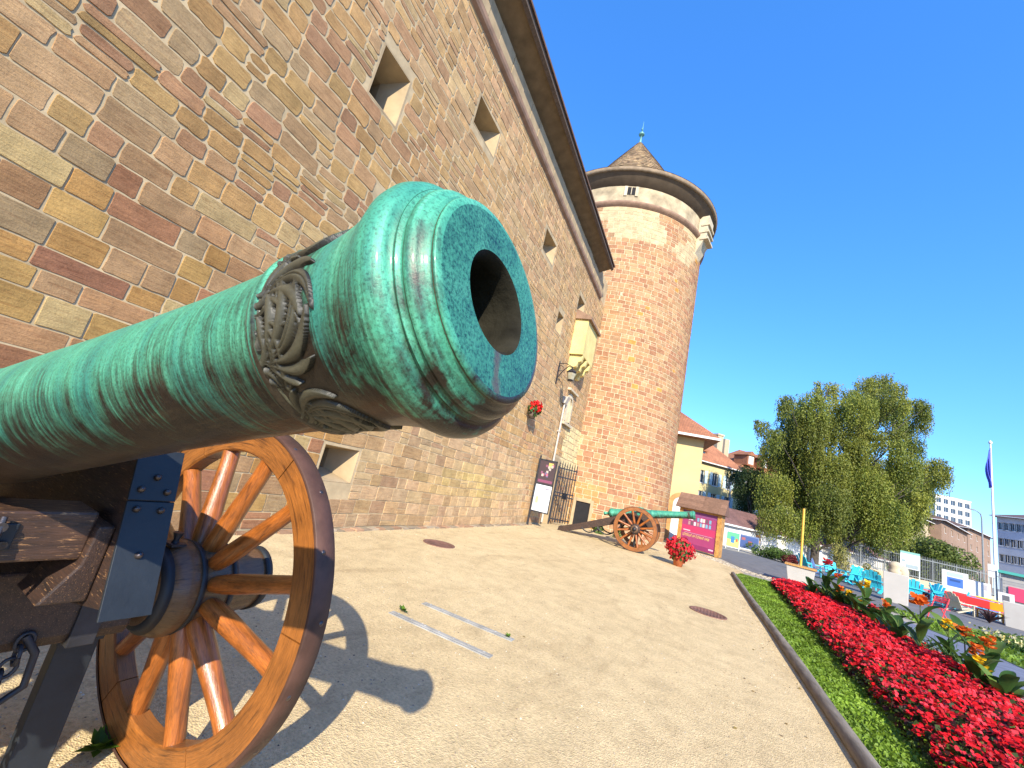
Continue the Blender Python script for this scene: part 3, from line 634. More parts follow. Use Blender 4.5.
# little window in the frieze
a = -pi/2 - .02
for aa in (-pi/2-TA, -pi/2-TA+1.3, -pi/2-TA-1.2):
    b = MB(); b.tf = Matrix.Rotation(aa, 4, 'Z'); b.box(TR-.1, TR+.075, -.24, .24, 19.55, 20.08); b.tf = None; fo = b.build('frieze_window', M['dark'], parent=tower)
    b = MB(); b.tf = Matrix.Rotation(aa, 4, 'Z'); b.box(TR+.05, TR+.11, -.42, -.24, 19.45, 20.12); b.box(TR+.05, TR+.11, .24, .42, 19.45, 20.12); b.box(TR+.05, TR+.09, -.02, .02, 19.55, 20.08); b.tf = None; b.build('frame', M['paleplaster'], parent=fo)
# timber latrine bay on the right flank
aa = -pi/2+radians(90)+radians(5)
b = MB(); b.tf = Matrix.Rotation(aa-radians(18), 4, 'Z')
b.prism([(TR-.1, 17.5), (TR+.18, 18.1), (TR+.55, 18.9), (TR+.6, 20.3), (TR-.1, 20.3)], -.55, .55, 'xz')
for z in (18.6, 19.1, 19.6): b.box(TR+.2, TR+.68, -.6, .6, z, z+.12)
b.tf = None; b.build('latrine_bay', M['paleplaster'], parent=tower)
# basement door
am = (dz[0]+dz[1])/2/TR - pi/2 - TA
b = MB(); b.tf = Matrix.Rotation(am, 4, 'Z')
b.box(TR-.05, TR+.10, -.52, -.36, 0, 1.38); b.box(TR-.05, TR+.10, .36, .52, 0, 1.38); b.box(TR-.05, TR+.101, -.359, .359, 1.22, 1.38); b.tf = None
fo = b.build('basement_door', M['sillstone'], parent=tower, bevel=.01)
b = MB(); b.tf = Matrix.Rotation(am, 4, 'Z'); b.box(TR-.04, TR+.03, -.36, .36, .0, 1.22); b.tf = None; b.build('door', M['dark'], parent=fo)

# ================================================================== CANNONS
PROF = [(0, .118), (.0015, .1255), (.004, .1270), (.0055, .1262), (.009, .1262), (.0105, .1300), (.0125, .1305), (.016, .1360), (.022, .1415), (.027, .1430), (.030, .1410), (.0335, .1410), (.035, .1455), (.037, .1460), (.0385, .1440), (.041, .1440), (.0425, .1510),
        (.050, .1595), (.060, .1630), (.072, .1620), (.086, .1560), (.100, .1500), (.12, .1440), (.15, .1385), (.18, .1350), (.22, .1330), (.258, .1325), (.264, .1335), (.269, .1375), (.275, .1395), (.281, .1380), (.286, .1335), (.292, .1310), (.298, .1300),
        (.35, .1290), (.5, .1280), (.7, .1315), (.9, .1365), (1.1, .1440), (1.3, .150), (1.50, .156), (1.52, .163), (1.56, .163), (1.58, .159), (1.9, .165), (2.3, .171), (2.52, .173), (2.54, .181), (2.58, .181), (2.60, .175), (3.0, .185), (3.03, .198), (3.10, .200), (3.13, .185), (3.16, .14), (3.19, .08), (3.23, .05), (3.27, .045), (3.30, .065), (3.34, .072), (3.38, .055), (3.40, .0001)]
def prof_r(s):
    for (a, ra), (b_, rb) in zip(PROF, PROF[1:]):
        if a <= s <= b_: return ra+(rb-ra)*(s-a)/(b_-a)
    return .13
def make_cannon(name, label, loc, rz, pitch, hi=True):
    root = empty(name, loc, label, 'cannon', rz, 'old bronze cannons in front of the castle')
    SEG = 160
    # barrel
    pr_ = []
    for (a, ra), (b_, rb) in zip(PROF, PROF[1:]):
        k = max(1, int((b_-a)/.05)); pr_ += [(XM-(a+(b_-a)*i/k), ra+(rb-ra)*i/k) for i in range(k)]
    pr_.append((XM-PROF[-1][0], PROF[-1][1]))
    b = MB(); b.lathe(pr_, SEG, 'x')
    # slightly worn, chipped bore edge: face ring then the bore
    ring = []; rng = random.Random(4)
    for j, rr in enumerate((.108, .095, .082, .072, .0635)): ring.append((XM+.0, rr))
    b.lathe([(XM, .118), (XM+.0005, .095), (XM, .066)], SEG, 'x', mi=1, smooth=False)
    chip = [1+.03*nz(cos(2*pi*k/SEG)*2.2, sin(2*pi*k/SEG)*2.2, 3) + (.10 if abs(((2*pi*k/SEG)-5.35)) < .22 else 0)*(1-abs((2*pi*k/SEG)-5.35)/.22) for k in range(SEG)]
    vs = []
    for (xx, rr, m_) in ((XM, .066, 0), (XM-.004, .0615, 1), (XM-.02, .0590, 1), (XM-.05, .0575, .4), (XM-.9, .0575, 0)):
        for k in range(SEG):
            t = 2*pi*k/SEG; r_ = rr*(1+(chip[k]-1)*m_); vs.append((xx, r_*cos(t), r_*sin(t)))
    b.add(vs, [(i*SEG+k, (i+1)*SEG+k, (i+1)*SEG+(k+1) % SEG, i*SEG+(k+1) % SEG) for i in range(4) for k in range(SEG)] + [tuple(4*SEG+k for k in range(SEG))], 2, smooth=True)
    for (a0, a1) in ((.0048, .0062), (.0282, .0296), (.0362, .0376)):
        b.lathe([(XM-a0, prof_r(a0)+.0004), (XM-a1, prof_r(a1)+.0004)], SEG, 'x', mi=3)
    b.tube([(0, -.36, 0), (0, .36, 0)], .062, 28)          # trunnions
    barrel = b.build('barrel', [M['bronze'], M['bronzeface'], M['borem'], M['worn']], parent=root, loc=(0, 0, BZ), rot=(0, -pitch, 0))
    # acanthus relief band behind the muzzle swell
    NS, NT = 78, 1000; S0, S1 = .146, .2655
    sg_ = np.linspace(S0, S1, NS)[:, None]; tg = np.linspace(0, 2*pi, NT, endpoint=False)[None, :]; hgt = np.zeros((NS, NT))
    rg = np.random.RandomState(5); RR = .134
    def leaf(ts, ss, ang, L, W, tw, nl, amp):      # lobed leaf rooted at (ts, ss), pointing ang from the muzzle direction
        x = ((tg-ts+pi) % (2*pi)-pi)*RR + 0*sg_; y = (ss-sg_) + 0*tg
        rho = np.sqrt(x*x+y*y)+1e-6; phi = np.arctan2(x, y)-ang-.6*tw*(rho/L)**2; phi = (phi+pi) % (2*pi)-pi
        q = phi/W; out = L*np.clip(1-.62*np.abs(q)**1.6, 0, 1)*(1+.20*np.cos(phi*nl*2)); edge = np.clip((out-rho)/.0030, 0, 1); edge = edge*edge*(3-2*edge)
        rib = .08+.92*np.abs(np.cos(phi*nl))**.7; vein = 1-.35*np.exp(-(phi*rho/.0012)**2); rise = .45+.55*np.sin(np.clip(rho/L, 0, 1)*2.6)
        h = amp*edge*rib*vein*rise; h[np.abs(q) > 1.15] = 0; return h
    for L_ in range(5):
        t0 = 2*pi*L_/5+.35
        for (dt, ss, ang, Ln, W, tw, nl, am_) in ((0, .262, .25, .100, 1.25, .9, 8.5, .0085), (.34, .262, -.75, .060, 1.2, -1.2, 7.5, .0075), (-.30, .258, 1.0, .050, 1.1, 1.4, 7, .0065), (.62, .262, .55, .085, .95, -1.1, 7.5, .0080), (.80, .250, -1.0, .050, 1.1, -1.5, 6.5, .0065), (.12, .195, 1.35, .042, .9, 1.6, 7, .0060), (.70, .205, -1.2, .040, 1.0, -1.6, 7, .0060), (.46, .215, .1, .034, 1.2, .6, 6, .0055)):
            hgt = np.maximum(hgt, leaf((t0+dt) % (2*pi), ss, ang, Ln*rg.uniform(.92, 1.08), W, tw, nl, am_))
        for (dt, ss, r_b) in ((.20, .246, .0065), (.49, .250, .005), (.98, .245, .006)):
            x = ((tg-(t0+dt) % (2*pi)+pi) % (2*pi)-pi)*RR; d2 = (x*x+(sg_-ss)**2)/(r_b*r_b); hgt = np.maximum(hgt, .0065*np.sqrt(np.clip(1-d2, 0, 1)))
    prs = np.array([prof_r(float(q)) for q in sg_[:, 0]])[:, None]; rr_ = prs-.0010+hgt
    X_ = (XM-sg_)+0*tg; Yc = rr_*np.sin(tg); Zc = rr_*np.cos(tg)
    b = MB(); vs = np.stack([X_, Yc, Zc], -1).reshape(-1, 3).tolist(); keep = hgt > 0
    fs = []; hc = []
    for i in range(NS-1):
        k0 = keep[i] | keep[i+1]
        for k in range(NT):
            k1 = (k+1) % NT
            if k0[k] or k0[k1]: fs.append((i*NT+k, (i+1)*NT+k, (i+1)*NT+k1, i*NT+k1)); hc.append((hgt[i, k], 2*pi*k/NT))
    b.add(vs, fs, smooth=True)
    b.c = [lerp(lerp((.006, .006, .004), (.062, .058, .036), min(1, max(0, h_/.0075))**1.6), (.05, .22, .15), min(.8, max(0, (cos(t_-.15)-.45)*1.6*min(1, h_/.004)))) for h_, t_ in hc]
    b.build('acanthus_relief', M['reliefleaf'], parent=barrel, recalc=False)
    b = MB()
    for s_ in (.2645, .2885): b.lathe([(XM-s_-.002, prof_r(s_)-.001), (XM-s_, prof_r(s_)+.0022), (XM-s_+.002, prof_r(s_)-.001)], 120, 'x')
    b.build('astragal_ring', M['relief'], parent=barrel)
    for sg in (-1, 1):
        b = MB(); pts = [(-.13, sg*.06, .150), (-.12, sg*.068, .19), (-.07, sg*.075, .225), (0, sg*.077, .235), (.07, sg*.075, .225), (.115, sg*.068, .20), (.135, sg*.06, .160), (.16, sg*.055, .150)]
        b.tube(pts, [.022, .024, .028, .030, .027, .024, .026, .012], 12); b.tube([(.11, sg*.066, .21), (.15, sg*.066, .235), (.165, sg*.066, .215)], [.018, .012, .003], 8)
        b.build('dolphin_handle', M['bronze'], parent=barrel, loc=(-.0, 0, 0))
    # cheeks: side profile from the front plate down to the trail
    for sg in (-1, 1):
        b = MB(); y0, y1 = sg*.285, sg*.410
        poly = [(.44, 1.395), (.30, 1.395), (.10, 1.355), (.062, 1.305), (0, 1.278), (-.062, 1.305), (-.10, 1.35), (-.35, 1.30), (-.7, 1.12), (-1.2, .90), (-2.1, .50), (-2.75, .24), (-2.98, .16), (-3.0, .0), (-2.70, .02), (-1.5, .48), (-.9, .73), (-.30, .86), (.0, .90), (.35, .90), (.60, .955)]
        b.prism(poly, y0, y1, 'xz'); ch = b.build('cheek', M['cheekwood'], parent=root, bevel=.006)
        b = MB(); fx = lambda z: .44+(1.395-z)/(1.395-.955)*.16
        for (za, zb) in ((1.425, 1.262), (1.258, .93)):
            b.add([(fx(za)+.003, y0-sg*.004, za), (fx(za)+.003, y1+sg*.006, za), (fx(zb)+.003, y1+sg*.006, zb), (fx(zb)+.003, y0-sg*.004, zb), (fx(za)+.014, y0-sg*.004, za), (fx(za)+.014, y1+sg*.006, za), (fx(zb)+.014, y1+sg*.006, zb), (fx(zb)+.014, y0-sg*.004, zb)],
                  [(0, 1, 2, 3), (4, 5, 6, 7), (0, 1, 5, 4), (1, 2, 6, 5), (2, 3, 7, 6), (3, 0, 4, 7)])
        pl_ = b.build('front_plate', M['blueiron'], parent=root, bevel=.002)
        for (yy_, zz) in ((.348, 1.335), (.310, 1.295), (.385, 1.290), (.310, 1.235), (.378, 1.232), (.345, 1.10)):
            b = MB(); c_ = Vector((fx(zz)+.014, sg*yy_, zz)); b.tube([c_, c_+Vector((.006, 0, .003)), c_+Vector((.011, 0, .005)), c_+Vector((.013, 0, .006))], [.0115, .0105, .007, .001], 12)
            b.build('rivet', M['bolt'], parent=pl_)
        # trunnion cap strap
        b = MB(); b.tube([(-.28, sg*.347, 1.345), (-.12, sg*.347, 1.37), (-.075, sg*.347, 1.395), (-.04, sg*.347, 1.410), (0, sg*.347, 1.418), (.04, sg*.347, 1.410), (.075, sg*.347, 1.395), (.12, sg*.347, 1.38), (.30, sg*.347, 1.412)], .048, 4, flat=.22)
        b.build('cap_square', M['blueiron'], parent=ch)
    # chamfered bracket beside the transom, transom, axle bed
    for sg in (-1, 1):
        b = MB(); b.prism([(sg*.283, 1.175), (sg*.240, 1.175), (sg*.233, 1.06), (sg*.195, .995), (sg*.170, .95), (sg*.283, .95)], .30, .50, 'yz'); b.build('bracket_block', M['cheekwood'], parent=root, bevel=.006)
    b = MB(); b.box(.30, .47, -.240, .240, 1.068, 1.212); tr = b.build('transom', M['carriagewood'], parent=root, bevel=.008)
    b = MB(); b.box(.47, .478, -.03, .075, 1.105, 1.178); b.box(.478, .486, -.03, -.01, 1.105, 1.178); b.build('hinge_plate', M['blueiron'], parent=tr, bevel=.003)
    b = MB(); b.tube([(.49, .035, 1.20), (.493, .035, 1.165), (.50, .032, 1.13), (.505, .022, 1.10), (.505, .018, 1.06)], [.007, .009, .009, .012, .006], 10); b.tube([(.48, .035, 1.172), (.50, .035, 1.172)], .014, 10); b.tube([(.48, .055, 1.122), (.49, .055, 1.122)], .011, 10); b.tube([(.48, .0, 1.122), (.49, .0, 1.122)], .011, 10)
    b.build('latch_pin', M['bolt'], parent=tr)
    for (xx, zz) in ((-.75, .93), (-1.45, .62), (-2.3, .26)):
        b = MB(); b.box(xx-.08, xx+.08, -.284, .284, zz-.06, zz+.06); b.build('rear_transom', M['cheekwood'], parent=root, bevel=.006)
    b = MB(); b.prism([(-.13, .66), (.11, .66), (.13, .70), (.13, .93), (-.13, .93)], -.60, .60, 'xz'); ab = b.build('axle_bed', M['cheekwood'], parent=root, bevel=.01)
    b = MB(); b.box(-.06, .06, -.62, .62, .640, .659); b.box(-.145, .142, -.50, -.42, .652, .938); b.box(-.145, .142, .42, .50, .652, .938); b.box(-.145, .142, .04, .10, .652, .938); b.build('axle_strap', M['iron'], parent=ab, bevel=.003)
    b = MB(); b.tube([(0, -1.20, .79), (0, 1.20, .79)], .05, 20); b.build('axle_arm', M['iron'], parent=root)
    # iron stay and props under the axle
    for sg in (-1, 1):
        b = MB(); b.box(-.03, .03, sg*.50-.062, sg*.50+.062, 0.0, .645); b.box(-.05, .05, sg*.50-.08, sg*.50+.08, 0.0, .02); b.box(-.045, .045, sg*.50-.07, sg*.50+.07, .62, .648); b.build('prop_post', M['blueiron'], parent=root, bevel=.003)
    # chain and hook hanging under the axle bed
    b = MB(); R_ = .022
    for k in range(11):
        c_ = Vector((.14+.012*sin(k), .305-.010*k, .70-.036*k)); ori = k % 2; pts = []
        for i in range(13):
            t = 2*pi*i/12; pts.append(c_+Vector(((R_*cos(t) if ori else 0), (0 if ori else R_*cos(t)), 1.35*R_*sin(t))))
        b.tube(pts, .0065, 6, caps=False)
    b.tube([(.14, .30, .72), (.15, .34, .66), (.14, .35, .55), (.13, .30, .50), (.13, .26, .54)], .012, 8)
    b.build('drag_chain', M['iron'], parent=root)
    # chains slung under the trail
    for (xa, za, xb, zb, sag, yy_) in ((-.55, .80, -1.45, .50, .32, -.44), (-1.35, .52, -2.05, .34, .20, -.44), (-.55, .80, -1.45, .50, .30, .44)):
        b = MB(); pts = [(xa+(xb-xa)*t/16, yy_, za+(zb-za)*t/16-sag*4*(t/16)*(1-t/16)) for t in range(17)]; b.tube(pts, .024, 8)
        b.build('trail_rope', M['iron'], parent=root)
    b = MB(); b.tube([(-.62, 0, .92), (-.62, 0, 1.22)], .03, 12); b.box(-.85, -.4, -.13, .13, 1.0, 1.05); b.build('elevating_screw', M['iron'], parent=root)
    # wheels
    for sg in (1, -1):
        wheel = MB(); RO = .772; RI = .640; W0, W1 = -.045, .045
        JO = radians(60)
        for fseg in range(6):
            t0, t1 = JO+fseg*pi/3+.004, JO+(fseg+1)*pi/3-.004; n = 16; vs = []; uv = []
            u_off = fseg*1.37
            for i in range(n+1):
                t = t0+(t1-t0)*i/n
                for (rr, yy_, vv) in ((RI, W0+.008, 0), (RI+.008, W0, .01), (RO, W0, .12), (RO, W1, .2), (RI+.008, W1, .32), (RI, W1-.008, .33)):
                    vs.append((rr*cos(t), yy_, rr*sin(t))); uv.append(((t-t0)*.7+u_off, vv+fseg*.4))
            fs = [(i*6+k, i*6+(k+1) % 6, (i+1)*6+(k+1) % 6, (i+1)*6+k) for i in range(n) for k in range(6)]
            fs += [tuple(range(6)), tuple(n*6+k for k in range(6))]
            wheel.add(vs, fs, 0, uv=uv)
        rim = wheel.build('wheel', M['rimwood'], parent=root, loc=(0, sg*.916, .79), rot=(0, 0, (radians(2.5) if sg > 0 and hi else 0)))
        b = MB(); b.lathe([(W0-.004, RO+.001), (W0-.006, RO+.012), (W0-.002, RO+.018), (W1+.002, RO+.018), (W1+.006, RO+.012), (W1+.004, RO+.001)], 96, 'y'); b.build('tyre', M['tyre'], parent=rim)
        for k in range(18):
            t = radians(5)+k*pi/9; yy_ = -.014 if k % 2 else .018
            b = MB(); c_ = Vector(((RO+.017)*cos(t), yy_, (RO+.017)*sin(t))); d_ = Vector((cos(t), 0, sin(t))); b.tube([c_, c_+d_*.003, c_+d_*.005], [.0115, .009, .001], 10)
            b.build('tyre_bolt', M['bolt'], parent=rim)
        # hub: local +y outwards for sg=1
        DI = .060      # dish: the hub sits inward of the rim
        hp = [(-.215, .05), (-.215, .135), (-.20, .15), (-.17, .185), (-.13, .203), (-.10, .204), (-.075, .195), (-.06, .183), (.07, .180), (.09, .172), (.15, .160), (.24, .150), (.295, .146), (.30, .10), (.30, .05)]
        hp = [(a_-DI, r_) for a_, r_ in hp]
        b = MB(); b.lathe([(sg*a, r_) for a, r_ in hp], 48, 'y'); hub = b.build('hub', M['hubwood'], parent=rim)
        for (a0, a1, r0h, r1h) in ((-.210-DI, -.180-DI, .150, .178), (-.078-DI, -.052-DI, .199, .190), (.072-DI, .098-DI, .182, .176), (.265-DI, .300-DI, .153, .150)):
            b = MB(); b.lathe([(sg*a0, r0h-.012), (sg*a0, r0h+.004), (sg*a1, r1h+.004), (sg*a1, r1h-.012)], 48, 'y'); b.build('hub_band', M['blueiron'], parent=rim)
        b = MB(); b.lathe([(sg*.235, .06), (sg*.26, .07), (sg*.30, .055), (sg*.31, .0001)], 24, 'y'); b.tube([(-.0, sg*.28, -.10), (0, sg*.28, .10)], .012, 8)
        b.tube([(.0+.028*sin(2*pi*i/12), sg*.282, -.125+.028*cos(2*pi*i/12)) for i in range(13)], .007, 8, caps=False); b.build('linch_pin', M['iron'], parent=rim)
        b = MB(); b.tube([(0.02, -sg*.215, .185), (.02, -sg*.215, .215), (.02, -sg*.215, .245)], [.02, .012, .022], 10); b.box(-.02, .06, -sg*.215-.03, -sg*.215+.03, .19, .20); b.build('hub_knob', M['iron'], parent=rim)
        for k in range(12):
            t = k*pi/6+radians(15.5); b = MB()
            pts = [(.165, 0, 0), (.23, 0, 0), (.30, 0, 0), (.45, 0, 0), (.58, 0, 0), (.625, 0, 0), (.65, 0, 0)]; vs = []; uv = []; n = 14
            rad = [(.036, .046), (.042, .050), (.044, .048), (.040, .042), (.038, .040), (.040, .040), (.040, .040)]
            for p_, (ra, rb) in zip(pts, rad):
                for i in range(n):
                    a = 2*pi*i/n; vs.append((p_[0], -sg*DI*max(0, 1-(p_[0]-.165)/.45)+rb*cos(a)*(1+.06*cos(2*a)), ra*sin(a)))
            b.add(vs, [(i*n+k2, i*n+(k2+1) % n, (i+1)*n+(k2+1) % n, (i+1)*n+k2) for i in range(len(pts)-1) for k2 in range(n)], 0, smooth=True)
            sp_ = b.build('spoke', M['spokewood'], parent=rim, rot=(0, -t, 0))
    return root, barrel
NL = (-2.181, 0.546, 0)
near, _ = make_cannon('field_cannon', 'large verdigris bronze cannon in the foreground with its muzzle and wooden wheel close up', NL, radians(90-94), EL)
far = copy_tree(near)
far['label'] = 'distant bronze cannon on a wooden carriage between the round tower and the flower pot'
far.location = (-1.93, 17.43, 0); far.rotation_euler = (0, 0, radians(1))
for o in far.children:
    if o.name.startswith('barrel'): o.rotation_euler = (0, -radians(12), 0)

# ================================================================== THINGS ALONG THE WALL
# notice frame standing out from the wall
def flatpic(b, x0, x1, z0, z1, y, cells, mi=0): 
    for (a0, a1, c0, c1, c) in cells: b.box(x0+(x1-x0)*a0, x0+(x1-x0)*a1, y-.004, y, z0+(z1-z0)*c0, z0+(z1-z0)*c1, mi, c)
nf = empty('notice_stand', (-5.55, 15.7, 0), 'dark framed double notice stand leaning out from the castle wall before the gate', 'notice stand', radians(6))
b = MB(); b.box(-.24, -.18, -.03, .03, 0, 2.72); b.box(.46, .50, -.02, .02, .55, 2.6); b.box(-.2, .5, -.02, .02, 1.60, 1.66); b.box(-.2, .5, -.02, .02, .55, .60); b.box(-.2, .5, -.02, .02, 2.54, 2.6); b.build('frame', M['iron'], parent=nf, bevel=.004)
b = MB(); b.box(-.18, .46, -.012, .012, 1.66, 2.54, 0, (.05, .03, .035)); random.seed(2)
flatpic(b, -.18, .46, 1.66, 2.54, -.013, [(.05, .95, .04, .16, (.18, .05, .10)), (.55, .85, .74, .94, (.45, .35, .10))]+[(random.random()*.7+.05, 0, random.random()*.5+.2, 0, None) for _ in range(0)])
for k in range(12):
    a, c = random.uniform(.08, .8), random.uniform(.2, .8); flatpic(b, -.18, .46, 1.66, 2.54, -.0145-.0004*k, [(a, a+.13, c, c+.11, random.choice([(.35, .10, .16), (.2, .07, .12), (.4, .34, .30), (.12, .10, .2)]))])
b.build('upper_poster', M['paint'], parent=nf)
b = MB(); b.box(-.18, .46, -.012, .012, .60, 1.60, 0, (.66, .70, .74))
flatpic(b, -.18, .46, .60, 1.60, -.013, [(.02, .52, .45, .98, (.38, .56, .72)), (.02, .50, .02, .45, (.55, .50, .40))]); flatpic(b, -.18, .46, .60, 1.60, -.0145, [(.60, .9, .84, .90, (.25, .25, .3)), (.60, .94, .72, .75, (.45, .45, .5)), (.14, .30, .30, .55, (.55, .42, .22)), (.34, .46, .2, .48, (.35, .40, .5)), (.6, .9, .6, .62, (.5, .5, .55)), (.6, .9, .5, .52, (.5, .5, .55))])
b.build('lower_poster', M['paint'], parent=nf)
# open iron gate leaf
gp = on_ground(548, 521); gt = empty('iron_gate', (-5.80, 18.5, 0), 'open black wrought iron gate leaf of tall pointed bars in front of the tower door', 'gate', radians(48))
b = MB()
for i in range(8): b = MB(); b.tube([(i*.135, 0, .12), (i*.135, 0, 2.72), (i*.135, 0, 2.9)], [.022, .022, .002], 8); b.build('bar', M['iron'], parent=gt)
b = MB()
for z in (.22, 1.25, 1.40, 2.10, 2.50): b = MB(); b.box(-.04, .99, -.022, .022, z, z+.055); b.build('rail', M['iron'], parent=gt); b = MB(); b.box(.40, .62, -.04, .04, 1.18, 1.46); b.build('lock_box', M['iron'], parent=gt)
b = MB(); b.box(-.09, -.03, -.03, .03, 0, 2.6); b.build('post', M['iron'], parent=gt)
# greenery at basement door
rng = random.Random(9)
d_ = tower.location
bd = Vector((d_.x+(TR+.35)*cos(-pi/2-.14), d_.y+(TR+.35)*sin(-pi/2-.14), 0))
b = MB(); petals(b, (0, 0, .14), .28, 150, (.07, .16, .03), .06, rng); o = b.build('low_shrub', M['leaf'], recalc=False, loc=bd); tag(o, 'low green plant at the foot of the dark basement door', 'plant')
for (xx, yy_, lab) in ((-4.0, 20.4, 'low green plant growing behind the trail of the distant cannon'), (-3.1, 20.8, 'small green plant behind the breech of the distant cannon')):
    b = MB(); petals(b, (0, 0, .16), .3, 130, (.08, .15, .03), .06, rng); o = b.build('low_shrub', M['leaf'], recalc=False, loc=(xx, yy_, 0)); tag(o, lab, 'plant')
# flower pot
fp = empty('flower_pot', (-.33, 15.85, 0), 'terracotta pot overflowing with red flowers standing on the gravel beside the distant cannon', 'flower pot')
b = MB(); b.lathe([(0, .0001), (0, .13), (.24, .185), (.25, .205), (.30, .21), (.30, .18), (.25, .17), (.25, .0001)], 28, 'z'); b.build('pot', simple('terracotta', (.50, .15, .055), .8, var=.2, scale=6), parent=fp)
rng = random.Random(3); b = MB(); petals(b, (0, 0, .52), .40, 420, (.09, .15, .04), .05, rng); b.build('foliage', M['leaf'], parent=fp, recalc=False)
b = MB(); petals(b, (0, 0, .55), .45, 520, (.62, .025, .04), .045, rng); petals(b, (-.2, -.1, .62), .3, 160, (.70, .03, .05), .045, rng); petals(b, (.28, 0, .50), .26, 120, (.62, .03, .05), .045, rng); b.build('blossom', M['petal'], parent=fp, recalc=False)

# shingled notice kiosk
A, B_ = Vector((-.75, 25.2, 0)), Vector((1.30, 24.6, 0)); ang = atan2(B_.y-A.y, B_.x-A.x); KW = (B_-A).length
ks = empty('poster_kiosk', A, 'orange timber notice kiosk with shingled roof and a large purple poster', 'kiosk', ang)
M['kioskwood'] = wood('orange_kiosk_timber', (0.48, 0.24, 0.06), (0.25, 0.10, 0.03), .6, 'Object', (8, 8, 1.5), .1)
for xx in (.02, KW-.20):
    b = MB(); b.box(xx, xx+.18, -.05, .62, .02, 2.2)
    for z in range(9): b.box(xx-.01, xx+.19, -.056, -.05, .12+z*.22, .30+z*.22)
    b.build('post', M['kioskwood'], parent=ks)
b = MB(); b.box(.2, KW-.2, 0, .5, .10, 2.15); b.build('back_board', M['kioskwood'], parent=ks)
b = MB(); x0, x1, z0, z1 = .20, KW-.20, .12, 2.0; 
flatpic(b, x0, x1, z0, z1, -.002, [(0, 1, 0, 1, (.27, .035, .12))]); flatpic(b, x0, x1, z0, z1, -.007, [(0, 1, .42, .60, (.40, .03, .10)), (0, 1, .88, 1.0, (.20, .05, .16)), (0, 1, 0, .12, (.18, .02, .09))]); random.seed(6)
for r_ in range(2):
    for k in range(8):
        a = .17+k*.085+random.uniform(-.01, .01); c_ = .62+.13*(1-r_); flatpic(b, x0, x1, z0, z1, -.0115, [(a, a+.06, c_, c_+.10, random.choice([(.55, .45, .42), (.12, .07, .10), (.5, .5, .55), (.15, .30, .42), (.35, .2, .2)]))])
flatpic(b, x0, x1, z0, z1, -.0115, [(.06, .26, .45, .475, (.6, .45, .5)), (.82, .95, .06, .10, (.55, .35, .45)), (.1, .9, .40, .412, (.5, .25, .35))])
po = b.build('poster', M['paint'], parent=ks)
def text(s, size, loc, rot, c, parent, ext=.004, align='LEFT', name='lettering'):
    cu = bpy.data.curves.new(name, 'FONT'); cu.body = s; cu.size = size; cu.extrude = ext; cu.align_x = align
    t = bpy.data.objects.new(name, cu); col.objects.link(t)
    dg = bpy.context.evaluated_depsgraph_get(); me = bpy.data.meshes.new_from_object(t.evaluated_get(dg)); bpy.data.objects.remove(t)
    me.materials.clear(); m_, nt_, bs_ = mat(name+'_paint'); bs_.inputs['Base Color'].default_value = (*c, 1); me.materials.append(m_)
    o = bpy.data.objects.new(name, me); col.objects.link(o); o.parent = parent; o.location = loc; o.rotation_euler = rot; return o
b = MB(); xx = .06; random.seed(14)      # the poster's yellow line, too small in the photo to read: letter strokes in word groups
for wl in (8, 2, 7, 4):
    for k in range(wl):
        w_ = .028; X_ = x0+xx*(x1-x0); b.box(X_, X_+.012, -.016, -.012, z0+.30*(z1-z0), z0+.37*(z1-z0), 0, (.72, .60, .16)); zz = random.choice((.30, .33, .36)); b.box(X_, X_+.030, -.0165, -.012, z0+zz*(z1-z0), z0+(zz+.012)*(z1-z0), 0, (.72, .60, .16)); xx += .034
    xx += .02
b.build('lettering', M['paint'], parent=po)
b = MB(); random.seed(4)
for r_ in range(4):
    zb = 2.12+r_*.17; yb = -.28+r_*.13; x = -.16
    while x < KW+.16:
        l = random.uniform(.9, 1.4); g = random.uniform(.85, 1.15)
        b.add([(x, yb, zb), (min(x+l-.01, KW+.16), yb, zb), (min(x+l-.01, KW+.16), yb+.22, zb+.28), (x, yb+.22, zb+.28), (x, yb+.02, zb-.03), (min(x+l-.01, KW+.16), yb+.02, zb-.03)], [(0, 1, 2, 3), (0, 1, 5, 4)], 0, (.20*g, .12*g, .085*g)); x += l
b.prism([(-.26, 2.10), (.30, 2.80), (.80, 2.15), (.78, 2.08)], -.14, KW+.14, 'yz', 0, (.17, .10, .08))
b.build('shingle_roof', M['stone'], parent=ks, recalc=False)

